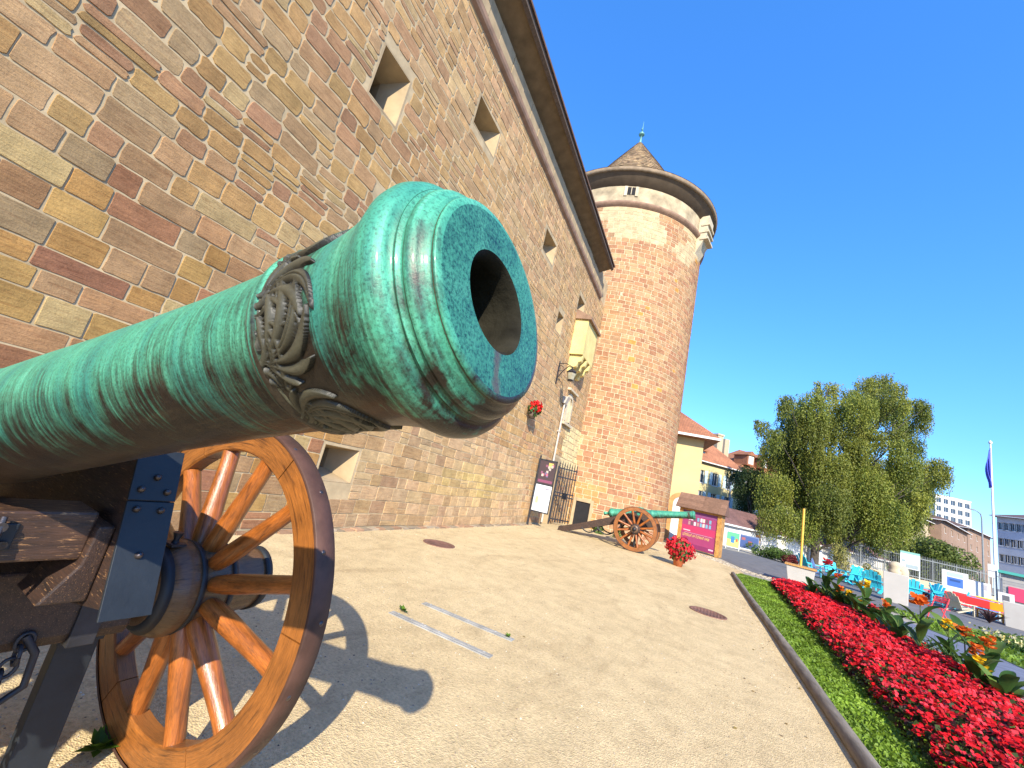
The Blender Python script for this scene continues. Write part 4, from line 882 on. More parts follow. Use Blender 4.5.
# ================================================================== BUILDINGS
def building(name, label, cat, A, B, h, depth, wallmat, base=0.0, wins=(), eave=.4, roofh=2.0, roofmat=None, flat=False, group=None, shut=None, winmat=None):
    """A, B: ends of the seen facade (left, right)"""
    A, B = Vector((A[0], A[1], 0)), Vector((B[0], B[1], 0)); an = atan2(B.y-A.y, B.x-A.x); W = (B-A).length
    r = empty(name, (A.x, A.y, base), label, cat, an, group)
    b = MB()
    # wall with real recesses: grid split at the window edges
    xs = sorted(set([0, W]+[q for w_ in wins for q in (w_[0], w_[1])])); zs = sorted(set([0, h]+[q for w_ in wins for q in (w_[2], w_[3])]))
    for i in range(len(xs)-1):
        for j in range(len(zs)-1):
            xm, zm = (xs[i]+xs[i+1])/2, (zs[j]+zs[j+1])/2
            if any(w_[0] < xm < w_[1] and w_[2] < zm < w_[3] for w_ in wins): continue
            b.add([(xs[i], 0, zs[j]), (xs[i+1], 0, zs[j]), (xs[i+1], 0, zs[j+1]), (xs[i], 0, zs[j+1])], [(0, 1, 2, 3)])
    for w_ in wins:
        x0, x1, z0, z1 = w_[:4]; d = .28
        b.add([(x0, 0, z0), (x1, 0, z0), (x1, 0, z1), (x0, 0, z1), (x0, d, z0), (x1, d, z0), (x1, d, z1), (x0, d, z1)], [(0, 1, 5, 4), (1, 2, 6, 5), (2, 3, 7, 6), (3, 0, 4, 7)])
    b.add([(0, 0, 0), (0, depth, 0), (0, depth, h), (0, 0, h), (W, 0, 0), (W, depth, 0), (W, depth, h), (W, 0, h)], [(0, 1, 2, 3), (4, 5, 6, 7), (1, 5, 6, 2)])
    b.add([(0, 0, h), (W, 0, h), (W, depth, h), (0, depth, h)], [(0, 1, 2, 3)])
    b.build('wall', wallmat, parent=r, recalc=False)
    for w_ in wins:
        x0, x1, z0, z1 = w_[:4]; f = MB()
        t = .06
        f.box(x0, x0+t, .16, .22, z0, z1); f.box(x1-t, x1, .16, .22, z0, z1); f.box(x0+t, x1-t, .16, .22, z1-t, z1); f.box(x0+t, x1-t, .16, .22, z0, z0+t); f.box((x0+x1)/2-.03, (x0+x1)/2+.03, .16, .22, z0+t, z1-t)
        f.box(x0-.08, x1+.08, -.06, -.002, z0-.10, z0-.01)
        fo = f.build('window', M['white'], parent=r, recalc=False); p = MB(); p.box(x0, x1, .20, .24, z0, z1); p.build('pane', winmat or M['glass'], parent=fo)
        if shut:
            ww = (x1-x0)*.5
            for (a0, a1) in ((x0-ww-.02, x0-.02), (x1+.02, x1+ww+.02)):
                s = MB()
                s.box(a0, a1, -.06, -.01, z0, z1)
                for q in range(8): s.box(a0+.05, a1-.05, -.075, -.06, z0+.06+(z1-z0)*q/8.3, z0+.06+(z1-z0)*q/8.3+.05)
                s.build('shutter', shut, parent=fo)
    if not flat:
        b = MB(); e = eave; zr = h
        q = [(-e, -e, zr-.05), (W+e, -e, zr-.05), (W+e, depth+e, zr-.05), (-e, depth+e, zr-.05)]; hip = min(depth/2, W/2)*.9
        if roofmat == 'gable': hip = 0
        t = [(hip, depth/2, zr+roofh), (W-hip, depth/2, zr+roofh)]
        b.add(q+t, [(0, 1, 5, 4), (1, 2, 5), (2, 3, 4, 5), (3, 0, 4)]); b.add([(p[0], p[1], p[2]-.14) for p in q], [(0, 1, 2, 3)]); b.add(q+[(p[0], p[1], p[2]-.14) for p in q], [(0, 1, 5, 4), (1, 2, 6, 5), (2, 3, 7, 6), (3, 0, 4, 7)], 1)
        b.build('roof', [roofmat or M['redtile'], M['white']], parent=r, recalc=False)
    else:
        b = MB(); b.box(-.15, W+.15, -.15, depth+.15, h, h+.3); b.build('parapet', wallmat, parent=r)
    return r
def tiles(name, c, sc_=3.0):
    m, nt, bs = mat(name); v = coords(nt, 'Object'); a = noi(nt, v, .5, 4, .6); wv = nt.nodes.new('ShaderNodeTexWave'); nt.links.new(v, wv.inputs[0]); wv.inputs['Scale'].default_value = sc_; wv.inputs['Distortion'].default_value = .4
    k = ramp(nt, a, [(.3, tuple(x*.65 for x in c)), (.7, tuple(x*1.2 for x in c))]); k = mixc(nt, 1.0, k, ramp(nt, wv.outputs['Fac'], [(0, .7), (.5, 1.1)]), 'MULTIPLY')
    k = mixc(nt, 1.0, k, ramp(nt, noi(nt, v, 6, 2), [(.35, .8), (.65, 1.15)]), 'MULTIPLY')
    nt.links.new(k, bs.inputs['Base Color']); bs.inputs['Roughness'].default_value = .85; return m
M['redtile'] = tiles('orange_red_tiles', (.33, .135, .065)); M['browntile'] = tiles('dark_red_brown_tiles', (.17, .085, .07), 2.2)
M['yellowwall'] = simple('yellow_render', (.50, .42, .21), .9, var=.10, scale=.8, bmp=.2)
M['annexwall'] = simple('ochre_render', (.50, .385, .19), .9, var=.10, scale=.7, bmp=.2)
M['whitewall'] = simple('white_render', (.56, .54, .48), .9, var=.08, scale=.8, bmp=.2)
M['beigewall'] = simple('beige_render', (.42, .34, .23), .9, var=.12, scale=.5, bmp=.2)
M['brownwall'] = simple('brown_render', (.25, .165, .115), .9, var=.12, scale=.5, bmp=.2)
M['greywall'] = simple('blue_grey_cladding', (.34, .36, .41), .8, var=.08, scale=.5, bmp=.1)
M['shutblue'] = simple('pale_blue_shutter', (.42, .54, .56), .6, var=.1); M['shutwhite'] = simple('white_shutter', (.66, .66, .62), .6, var=.1)
# ochre annex right behind the tower
an0 = on_ground(640, 540); X1a = .35
annex = building('castle_annex', 'plain ochre annex with a flared tiled roof and white arched door right behind the tower', 'building', (-4.6, 28.0), (.05, 28.8), 6.75, 9, M['annexwall'], eave=.8, roofh=3.0, roofmat=M['redtile'])
b = MB(); ap = arch_pts(3.35, 4.25, 0, 2.3, 10); n = len(ap); vs = [(p[0], -.05, p[1]) for p in ap]+[(p[0], .02, p[1]) for p in ap]; b.add(vs, [tuple(range(n)), tuple(range(n, 2*n))[::-1]]+[(i, i+1, n+i+1, n+i) for i in range(n-1)])
dr = b.build('arched_door', M['white'], parent=annex)
b = MB(); ap2 = arch_pts(3.08, 4.52, 0, 2.3, 10); b.add([(p[0], -.09, p[1]) for p in ap]+[(p[0], -.09, p[1]) for p in ap2]+[(p[0], .02, p[1]) for p in ap2]+[(p[0], .02, p[1]) for p in ap], [(i, i+1, n+i+1, n+i) for i in range(n-1)]+[(n+i, n+i+1, 2*n+i+1, 2*n+i) for i in range(n-1)]+[(i, i+1, 3*n+i+1, 3*n+i) for i in range(n-1)]); b.build('door_surround', M['yellowplaster'] if 0 else simple('orange_stone_surround', (.45, .22, .08), .9, var=.25, scale=4), parent=dr, recalc=False)

def gridwins(W, x0, nx, dx, zs_, ww, wh): return [(x0+i*dx, x0+i*dx+ww, z, z+wh) for i in range(nx) for z in zs_ if x0+i*dx+ww < W-.2]
HD = Vector((-sin(Y), cos(Y), 0)); HR = Vector((cos(Y), sin(Y), 0))
def PD(px, dep, z=0, row=None):    # world x, y seen in column px around the horizon at a given depth
    yh = 519.4+(px-694)*.2272; p = at_depth(px, yh, dep); return (p.x, p.y)
def zat(px, py, dep): return at_depth(px, py, dep).z
def place(label, px0, px1, d0, d1, top, **k): pass
yh_ = building('town_house', 'yellow house with pale blue shutters and an orange red roof beyond the kiosk', 'house', PD(688, 56), PD(736, 58), zat(715, 464, 57), 10, M['yellowwall'], wins=gridwins(9, .9, 3, 2.3, (zat(715, 486, 57), zat(715, 507, 57)), .95, 1.7), eave=.5, roofh=4.6, roofmat=M['redtile'], shut=M['shutblue'], group='houses beyond the garages')
b = MB(); b.box(6.5, 7.5, 3.4, 4.4, zat(715, 470, 57), zat(731, 432, 57)); b.box(6.4, 7.6, 3.3, 4.5, zat(731, 432, 57), zat(731, 432, 57)+.25); b.build('chimney', M['beigewall'], parent=yh_)
b = MB(); hz = zat(706, 456, 57); b.box(1.2, 2.6, 1.0, 2.8, hz-.6, hz+.75); b.prism([(.95, hz+.7), (1.9, hz+1.35), (2.85, hz+.7)], .8, 3.2, 'xz'); dm = b.build('dormer', M['redtile'], parent=yh_); b = MB(); b.box(1.4, 2.4, .96, .999, hz-.4, hz+.6); b.build('pane', M['glass'], parent=dm)
b = MB(); b.tube([(-.3+6.6, -.12, 0), (6.3, -.12, zat(715, 464, 57)-.1)], .09, 8); b.build('downpipe', simple('grey_blue_pipe', (.25, .3, .38), .5), parent=yh_)
wh_ = building('town_house', 'white house with small dormers in a brown red roof behind the dark tree', 'house', PD(737, 58), PD(812, 62), zat(770, 482, 60), 11, M['whitewall'], wins=gridwins(16, 1, 6, 2.5, (zat(770, 505, 60), zat(770, 524, 60)), 1.0, 1.7), eave=.5, roofh=4.6, roofmat=M['redtile'], shut=M['shutwhite'], group='houses beyond the garages')
for i, px in enumerate((741, 756, 772)):
    hz = zat(px, 458+i*3, 60); x = 1.6+i*2.6; b = MB(); b.box(x, x+1.3, .8, 3.2, hz-.9, hz+.6); b.prism([(x-.25, hz+.55), (x+.65, hz+1.2), (x+1.55, hz+.55)], .6, 3.4, 'xz'); dm = b.build('dormer', M['redtile'], parent=wh_); b = MB(); b.box(x+.2, x+1.1, .76, .799, hz-.7, hz+.45); b.build('pane', M['white'], parent=dm)
b = MB(); b.box(1.0, 1.9, 4.6, 5.4, zat(739, 470, 60), zat(739, 438, 60)); b.build('chimney', M['beigewall'], parent=wh_)
# long low garage range
g0, g1 = PD(722, 37), PD(890, 50); ga, gb = Vector((*g0, 0)), Vector((*g1, 0)); GW = (gb-ga).length
gr = building('garage_range', 'long low white garage range with brown red tiled roof running behind the trees', 'garages', g0, g1, 1.95, 4.5, M['whitewall'], wins=(), eave=.35, roofh=1.45, roofmat=M['browntile'])
for i, x in enumerate((2.3, 5.6, 9.5, 13.5, 17.5)):
    if x+2.4 > GW: break
    b = MB(); b.box(x, x+2.5, -.03, .02, 0, 1.62)
    for q in range(7): b.box(x+.03, x+2.47, -.045, -.03, .08+q*.22, .26+q*.22)
    b.build('garage_door', M['white'] if i % 2 else M['shutwhite'], parent=gr)
b = MB(); b.box(4.85, 5.5, -.05, -.01, .8, 1.5, 0, (.5, .25, .12)); b.build('sign_panel', M['paint'], parent=gr)

# apartment blocks on the right
def apt(name, label, px0, px1, d0, d1, pytop, px_t, hdep, wallm, nx, nz_, flat=False, roofm=None, roofh=3, ww=1.4, wh=1.4, shut=None, group='apartment blocks on the hill'):
    A_, B2 = PD(px0, d0), PD(px1, d1); W = hypot(A_[0]-B2[0], A_[1]-B2[1]); h = zat(px_t, pytop, (d0+d1)/2)
    wins = []; 
    for i in range(nx):
        for j in range(nz_):
            x = W*(i+.5)/nx-ww/2; z = h-2.6-j*(3.0 if h > 9 else 2.8)
            if z > .5: wins.append((x, x+ww, z, z+wh))
    return building(name, label, 'apartment block', A_, B2, h, hdep, wallm, wins=wins, flat=flat, roofh=roofh, roofmat=roofm, shut=shut, eave=.9, group=group)
M['apttile'] = tiles('dark_brown_tiles', (.13, .075, .055), 1.5)
apt('apartment_block', 'white high rise with rows of loggias rising behind the lower blocks', 936, 973, 150, 150, 499, 955, 14, M['whitewall'], 5, 7, flat=True, ww=1.9, wh=1.8)
apt('apartment_block', 'cream block with red brown balconies partly hidden by the birch crown', 862, 908, 78, 92, 512, 885, 14, M['beigewall'], 6, 4, roofm=M['apttile'], roofh=3.5)
apt('apartment_block', 'beige block with a long sloping dark roof right of the birch', 902, 946, 84, 100, 520, 922, 16, M['beigewall'], 6, 4, roofm=M['apttile'], roofh=4.0)
apt('apartment_block', 'brown block with shaded end wall between beige block and lamp post', 942, 968, 92, 108, 527, 955, 16, M['brownwall'], 4, 4, roofm=M['apttile'], roofh=3.5)
apt('apartment_block', 'narrow brown block half hidden behind the flagpole', 969, 992, 112, 124, 533, 980, 14, M['brownwall'], 4, 4, roofm=M['apttile'], roofh=2.5)
gy = apt('apartment_block', 'blue grey block with a regular grid of square windows at the right edge', 1001, 1064, 80, 72, 516, 1015, 16, M['greywall'], 9, 4, roofm=M['apttile'], roofh=2.2, ww=1.3, wh=1.4)

# ================================================================== FLOWER BED
def flowers():
    rng = random.Random(31); fl = MB(); lf = MB()
    for k in range(7000):
        y = 2.6+15.6*rng.random()**1.25
        xl = 2.02+max(0, y-5)*.047+.07*nz(y*1.7, 2); xr = 4.22+.03*nz(y, 7)
        x = rng.uniform(xl, xr)
        if y > 17.3 and x > 3.6: continue
        edge = min(1, (x-xl)/.28, (xr-x)/.2); h = .10+.20*max(0, edge)**.5+rng.uniform(-.035, .04)+.05*nz(x*2.2, y*2.2)
        sz = .017+.0013*y; g = rng.uniform(.55, 1.2); pinkish = rng.random()
        g *= .75+.6*max(0, .5+nz(x*3, y*3)); c = (.66*g, .010*g, .016*g) if pinkish < .7 else (.80*g, .05*g, .07*g)
        n0 = Vector((rng.uniform(-.5, .5)-.1, rng.uniform(-.5, .5)-.25, 1)).normalized()
        for j in range(4 if y < 11 else 3):
            a = j*1.57+rng.uniform(0, 1); cx, cy, cz = x+cos(a)*sz*.8, y+sin(a)*sz*.8, h+rng.uniform(-.02, .015)
            nn = (n0+Vector((rng.uniform(-.7, .7), rng.uniform(-.7, .7), rng.uniform(-.2, .2)))).normalized(); p = nn.orthogonal().normalized(); q = nn.cross(p); s = sz*rng.uniform(.55, 1)
            o = Vector((cx, cy, cz)); gg = rng.uniform(.8, 1.15); fl.add([o+p*s, o+(p+q)*s*.72, o+q*s, o-p*s, o-q*s], [(0, 1, 2, 3, 4)], 0, tuple(v*gg for v in c))
    for k in range(26000):
        y = 2.6+15.6*rng.random()**1.25; xl = 2.0+max(0, y-5)*.047+.07*nz(y*1.7, 2); x = rng.uniform(xl, 4.24)
        edge = min(1, (x-xl)/.28, (4.24-x)/.2); top = .08+.19*max(0, edge)**.5
        z = top*rng.uniform(.15, 1.12); s = rng.uniform(.02, .045); nn = Vector((rng.uniform(-1, 1), rng.uniform(-1, 1), rng.uniform(.0, 1))).normalized(); p = nn.orthogonal().normalized(); q = nn.cross(p); o = Vector((x, y, z))
        c = rng.choice([(.035, .055, .018), (.06, .02, .018), (.05, .08, .02), (.09, .14, .03), (.07, .018, .016)]); 
        lf.add([o+p*s, o+q*s*.7, o-p*s, o-q*s*.7], [(0, 1, 2, 3)], 0, c)
    o = fl.build('red_bedding_flowers', M['petal'], recalc=False); tag(o, 'dense bed of bright red bedding flowers along the lawn', 'flowers', kind='stuff')
    o = lf.build('bedding_foliage', M['leaf'], recalc=False); tag(o, 'dark bronze and green foliage under the red bedding flowers', 'foliage', kind='stuff')
flowers()
def paddle(b, base, d, L, W, c, rng, droop=.35):
    d = Vector(d).normalized(); side = d.cross(Vector((0, 0, 1))).normalized(); n = 7; vs = []
    for i in range(n+1):
        t = i/n; p = Vector(base)+d*L*t+Vector((d.x, d.y, 0))*L*.25*t*t-Vector((0, 0, L*droop*t*t)); w_ = W*sin(pi*min(1, t*.93+.07))**.8*(.5); up = Vector((0, 0, w_*.45))
        vs += [p-side*w_+up, p, p+side*w_+up]
    fs = []
    for i in range(n):
        for j in range(2): a = i*3+j; fs.append((a, a+1, a+4, a+3))
    b.add(vs, fs, 0, c, smooth=True)
def canna(px, py, X, head, c, label, seed, nl=5, H_=None, lw=.15):
    rng = random.Random(seed); q = on_wall(px, py, X); h = q.z if H_ is None else H_
    r = empty('canna_lily', (X, q.y, 0), label, 'canna lily', 0, 'canna lilies in the red flower bed')
    b = MB(); b.tube([(0, 0, 0), (.01, 0, h*.5), (0, 0, h-.03)], [.012, .010, .006], 7, 0, (.12, .18, .04)); b.build('stem', M['leaf'], parent=r)
    b = MB()
    for i in range(nl+2):
        a = i*2.4+seed; z0 = h*(.12+.45*i/nl); g = rng.uniform(.7, 1.2); L = rng.uniform(.42, .68)
        paddle(b, (0, 0, z0), (cos(a)*.5, sin(a)*.5, 1.0), L, lw*rng.uniform(.9, 1.4), lerp((.045*g, .11*g, .022*g), (.13*g, .20*g, .04*g), rng.random()**2), rng)
    b.build('leaves', M['leaf'], parent=r, recalc=False)
    if head:
        b = MB(); 
        for k in range(15):
            o = Vector((rng.uniform(-.06, .06), rng.uniform(-.06, .06), h-.02+rng.uniform(-.09, .06)))
            for j in range(4):
                a = j*1.6+rng.random(); d = Vector((cos(a), sin(a), rng.uniform(.1, 1.0))).normalized(); s = rng.uniform(.045, .08)*head; side = d.cross(Vector((rng.random()-.5, rng.random()-.5, .6))).normalized(); g = rng.uniform(.8, 1.15); cc = lerp(c, (.75, .35, .02), rng.random()*.25)
                b.add([o, o+d*s*.6+side*s*.5, o+d*s*1.2, o+d*s*.6-side*s*.5], [(0, 1, 2, 3)], 0, tuple(v*g for v in cc))
        b.build('flower_head', M['petal'], parent=r, recalc=False)
RED, ORG, YEL, CRM = (.65, .02, .06), (.72, .12, .02), (.80, .50, .01), (.65, .03, .09)
for i, a in enumerate([(828, 562, 3.6, 1.5, CRM, 'tall canna with a crimson pink flower head near the far end of the bed', 1, 6),
    (840, 588, 3.8, 1.0, ORG, 'canna with a small orange head just right of the crimson one', 2, 5),
    (850, 593, 3.9, 1.1, YEL, 'canna with a yellow head low among the leaves', 3, 5),
    (865, 583, 3.95, 1.1, YEL, 'taller canna with a single yellow head in front of the turquoise chairs', 4, 4),
    (875, 608, 3.9, .8, CRM, 'short canna with a deep pink flower beside broad leaves', 5, 5),
    (920, 600, 3.9, 1.35, ORG, 'tall canna with a big glowing orange red head', 6, 4),
    (964, 630, 4.0, .9, ORG, 'canna with a loose orange head over the blue grey footpath', 7, 2),
    (976, 648, 3.95, .8, ORG, 'canna with a frayed orange head just above the yellow one', 8, 2),
    (978, 661, 3.85, 1.0, YEL, 'canna with a bright yellow head nearest the camera', 9, 3)]):
    canna(*a)
for i, (px_, X_) in enumerate(((822, 3.7), (832, 3.9), (845, 3.9), (858, 4.0), (880, 4.0), (890, 3.9), (868, 3.9))):
    canna(px_, 590+i*3, X_, 0, RED, 'broad leaved canna without flowers growing in the dense leafy far half of the red bed', 70+i, 6, .5+.05*(i % 3), .15)
for i, (px_, py_, X_, hd, c_, nm) in enumerate(((838, 574, 3.8, .9, ORG, 'orange'), (857, 600, 3.9, .8, YEL, 'pale yellow'), (886, 603, 4.1, .8, ORG, 'dull orange'), (948, 622, 4.15, .8, YEL, 'golden'), (988, 640, 4.2, .9, ORG, 'ragged coral'))):
    canna(px_, py_, X_, hd, c_, ('slender canna with a small %s flower head ' % nm)+('at the far end', 'between broad leaves at mid bed', 'close to the white planter box', 'left of the loose orange one', 'rising over the footpath edge')[i], 90+i, 3)
canna(898, 630, 3.8, 0, RED, 'clump of broad green canna leaves without flowers in mid bed', 12, 8, .62, .15)
canna(1003, 690, 3.95, 0, RED, 'clump of broad pointed canna leaves at the right edge of the photo', 13, 7, .42, .14)
canna(812, 580, 3.3, 0, RED, 'dark green canna clump at the far end of the bed by the white pot', 14, 8, .6, .14)
canna(945, 655, 4.1, 0, RED, 'canna with a single long dark drooping leaf over the footpath', 15, 3, .5, .10)
# low mixed planting at the bed's path side
rng = random.Random(8); b = MB()
for k in range(1500):
    y = rng.uniform(9.5, 17.8); x = 4.15+rng.gauss(0, .16); z = rng.uniform(.05, .42); s = rng.uniform(.03, .07); d = Vector((rng.uniform(-1, 1), rng.uniform(-1, 1), rng.uniform(.2, 1.4))).normalized(); sd = d.orthogonal().normalized(); g = rng.uniform(.7, 1.2); o = Vector((x, y, z))
    b.add([o, o+d*s+sd*s*.25, o+d*s*2, o+d*s-sd*s*.25], [(0, 1, 2, 3)], 0, (.07*g, .13*g, .03*g))
o = b.build('mixed_foliage', M['leaf'], recalc=False); tag(o, 'green leafy planting along the path side of the red flower bed', 'foliage', kind='stuff')
# pale flower bed on the far lawn
b = MB(); rng = random.Random(18); pts = [on_ground(958, 640), on_ground(985, 650), on_ground(1024, 660)]
PA, PB = Vector((8.2, 17.6, 0)), Vector((15.5, 20.3, 0))
for k in range(4200):
    t = rng.random(); p = PA.lerp(PB, t)+Vector((rng.gauss(0, .25), rng.gauss(0, .7), 0)); z = rng.uniform(.05, .42); s = rng.uniform(.03, .055); d = Vector((rng.uniform(-1, 1), rng.uniform(-1, 1), rng.uniform(-.3, 1))).normalized(); a = d.orthogonal().normalized(); q = d.cross(a)
    c = rng.choice([(.62, .58, .38), (.66, .60, .30), (.07, .13, .03), (.10, .17, .04), (.06, .10, .03), (.55, .45, .15)]) if z > .2 else (.06, .12, .03); o = p+Vector((0, 0, z))
    b.add([o+a*s, o+q*s, o-a*s, o-q*s], [(0, 1, 2, 3)], 0, c)
o = b.build('pale_flowers', M['petal'], recalc=False); tag(o, 'bed of small cream and pale yellow flowers on the far lawn', 'flowers', kind='stuff')
# dark purple leaved plant
q = PD(988, 19.5); b = MB(); rng = random.Random(4)
for k in range(40): a = rng.uniform(0, 2*pi); paddle(b, (0, 0, 0), (cos(a)*rng.uniform(.2, .9), sin(a)*rng.uniform(.2, .9), 1), rng.uniform(.5, .85), .09, (.07, .035, .035), rng, .2)
o = b.build('purple_leaved_plant', M['leaf'], recalc=False, loc=(q[0], q[1], 0)); tag(o, 'dark purple leaved plant beside the right hand white planter', 'plant')

# ================================================================== PARK THINGS
M['whiteplast'] = simple('white_planter_fabric', (.42, .40, .37), .8, var=.06, scale=2)
def planter(px, dep, wid, h, label, taper=.85, top=None):
    x, y = PD(px, dep); r = empty('white_planter', (x, y, 0), label, 'planter', -atan2(x, y), 'white planters in the park')
    b = MB(); w2 = wid/2; b.add([(sx*w2*k, sy*w2*k, z) for z, k in ((0, taper), (h, 1), (h, .9), (h-.08, .88)) for sx, sy in ((-1, -1), (1, -1), (1, 1), (-1, 1))],
        [(i+4*j, (i+1) % 4+4*j, (i+1) % 4+4*j+4, i+4*j+4) for j in range(3) for i in range(4)]+[(12, 13, 14, 15)]); b.build('tub', M['whiteplast'], parent=r, bevel=.02)
    b = MB(); b.box(-w2*.9, w2*.9, -w2*.9, w2*.9, h-.10, h-.03); b.build('soil', M['soil'], parent=r); return r
p1 = planter(802, 17.0, .95, .72, 'white square planter with a thin yellow pole behind the far end of the red bed', .8)
b = MB(); b.tube([(0, 0, .6), (0, 0, 3.0)], .042, 10); b.build('pole', simple('yellow_pole', (.62, .38, .06), .5, var=.1), parent=p1)
b = MB(); b.box(-.52, .52, -.52, .52, .70, .76); b.build('rim', M['kioskwood'], parent=p1, bevel=.01)
p2 = planter(896, 19.2, .85, 1.25, 'tall white planter box with a pale stone figure on top standing among turquoise chairs', .95)
b = MB(); b.lathe([(1.2, .26), (1.34, .28), (1.42, .22), (1.55, .27), (1.66, .24), (1.74, .12), (1.76, .0001)], 14, 'z'); b.lathe([(1.2, .2), (1.4, .22), (1.6, .15), (1.65, .0001)], 10, 'z', o=(.22, 0, 0)); b.build('stone_top', M['paleplaster'], parent=p2)
p3 = planter(1021, 20.0, 1.15, 1.1, 'broad white planter at the right edge of the photo', .9)
def fig_chair(px, dep, rot, c, label, kind='chair', sc_=1.0):
    x, y = PD(px, dep); r = empty('garden_chair', (x, y, 0), label, 'garden chair', rot, 'coloured garden chairs in the park')
    b = MB()
    for i in range(5): b.bar((-.28+i*.14-.0, -.30, .36-.0), (-.28+i*.14, .28, .24), .115, .025, (0, 0, 1), 0, c)
    b.build('seat', M['paint'], parent=r)
    b = MB(); hs = (.82, .92, .97, .92, .82)
    for i in range(5): b.bar((-.26+i*.13, .24, .22), (-.30+i*.15, .52, hs[i]), .125, .025, (0, 1, 0), 0, c)
    b.bar((-.3, .40, .55), (.3, .40, .55), .06, .03, (0, 0, 1), 0, c); b.build('backrest', M['paint'], parent=r)
    for s in (-1, 1):
        b = MB(); b.bar((s*.36, -.42, .55), (s*.34, .42, .53), .14, .03, (0, 0, 1), 0, c); b.build('armrest', M['paint'], parent=r)
        b = MB(); b.bar((s*.33, -.32, 0), (s*.33, -.30, .54), .10, .03, (0, 1, 0), 0, c); b.build('leg', M['paint'], parent=r)
        b = MB(); b.bar((s*.30, -.34, .34), (s*.30, .50, .02), .12, .03, (0, 0, 1), 0, c); b.build('leg', M['paint'], parent=r)
    r.scale = (sc_, sc_, sc_); return r
TQ = (.04, .50, .62)
for px, dep, rot, lab in ((811, 25, 2.0, 'turquoise garden chair leaning back right behind the yellow pole'), (836, 26, .4, 'turquoise garden chair behind the crimson canna head'), (851, 24.5, 3.6, 'turquoise garden chair in front of the white garage wall'),
        (866, 24, 1.0, 'turquoise garden chair left of the tall white planter box'), (875, 22.5, 2.6, 'turquoise garden chair tucked against the tall white planter box'), (907, 27, .8, 'turquoise garden chair under the upright notice board'),
        (911, 23.5, 3.0, 'turquoise garden chair just right of the tall white planter box'), (930, 26.5, 5.2, 'turquoise garden chair left of a close pair on the lawn edge'), (944, 24, 1.3, 'turquoise garden chair nearest the blue picture panel'), (953, 23, 4.2, 'turquoise garden chair in front of the blue picture panel')):
    fig_chair(px, dep, rot, TQ, lab, sc_=1.12)
fig_chair(919, 27, 2.2, (.60, .04, .08), 'single crimson garden chair among the turquoise ones'); fig_chair(824, 23.5, 1.2, (.10, .16, .32), 'navy blue garden chair half hidden behind canna leaves')
fig_chair(960, 21.5, 2.0, (.62, .55, .40), 'cream garden chair at the end of the turquoise row', sc_=.95)
def bench(px, dep, c, label, L=1.3, hz=.42, rot=0):
    x, y = PD(px, dep); r = empty('painted_bench', (x, y, 0), label, 'bench', rot-atan2(x, y), 'painted benches near the flagpole'); 
    b = MB(); b.box(-L/2, L/2, -.28, .28, hz-.05, hz, 0, c); b.build('seat', M['paint'], parent=r, bevel=.01)
    b = MB(); b.box(-L/2, L/2, .26, .31, hz+.08, hz+.45, 0, c); b.build('backrest', M['paint'], parent=r, bevel=.01)
    for s in (-1, 1):
        b = MB(); b.box(s*L*.42-.03, s*L*.42+.03, -.26, .31, 0, hz-.05, 0, tuple(v*.8 for v in c)); b.build('leg', M['paint'], parent=r)
bench(966, 22.0, (.62, .03, .03), 'bright red painted bench with a white cushion left of the flagpole', 1.6); bench(971, 24.5, (.64, .05, .05), 'second red bench standing behind the bright red one', 1.5)
bench(983, 22.5, (.05, .30, .62), 'sky blue painted bench between red and orange benches', 1.0); bench(989, 21.5, (.78, .33, .01), 'long orange painted bench in front of the flagpole', 1.0); bench(989, 26, (.72, .60, .06), 'yellow painted bench behind the blue one', 1.1); bench(1001, 23, (.55, .08, .2), 'pink painted bench right of the flagpole', .8)
# folding chair with crossed red legs
x, y = PD(938, 15.5); r = empty('folding_chair', (x, y, 0), 'slim red folding chair with crossed legs on the lawn beyond the bed', 'folding chair', .7); c = (.65, .06, .08)
for s in (-1, 1):
    b = MB(); b.bar((-.24, s*.2, 0), (.22, s*.2, .85), .03, .02, (0, 1, 0), 0, c); b.build('leg', M['paint'], parent=r); b = MB(); b.bar((.24, s*.19, 0), (-.20, s*.19, .46), .03, .02, (0, 1, 0), 0, c); b.build('leg', M['paint'], parent=r)
b = MB(); [b.box(-.2+i*.09, -.13+i*.09, -.22, .22, .45, .47, 0, c) for i in range(5)]; b.build('seat', M['paint'], parent=r); b = MB(); [b.box(.17+i*.02, .19+i*.02, -.2, .2, .66+i*.07, .71+i*.07, 0, c) for i in range(3)]; b.build('backrest', M['paint'], parent=r)
# boards
def board(px, dep, z0, z1, wid, label, cells, cat='notice board', posts=True, rot=0, bg_=(.66, .66, .64)):
    x, y = PD(px, dep); r = empty('notice_board', (x, y, 0), label, cat, -atan2(x, y)+rot, 'boards in the park'); b = MB(); b.box(-wid/2, wid/2, -.02, .02, z0, z1, 0, bg_)
    for i, (a0, a1, c0, c1, c) in enumerate(cells): b.box(-wid/2+a0*wid, -wid/2+a1*wid, -.026-.003*i, -.02, z0+c0*(z1-z0), z0+c1*(z1-z0), 0, c)
    b.build('panel', M['paint'], parent=r)
    for s in (-1, 1): b = MB(); b.box(s*(wid/2-.03)-.03, s*(wid/2-.03)+.03, .022, .07, 0, z1 if posts else z0+.1, 0, (.55, .6, .55)); b.build('leg', M['paint'], parent=r)
    return r
board(910, 31, 1.55, 2.75, 1.05, 'white notice board with green header raised on two posts before the fence', [(0, 1, .88, 1, (.25, .5, .42)), (.3, .9, .06, .26, (.35, .42, .42)), (.1, .25, .4, .5, (.3, .4, .4))])
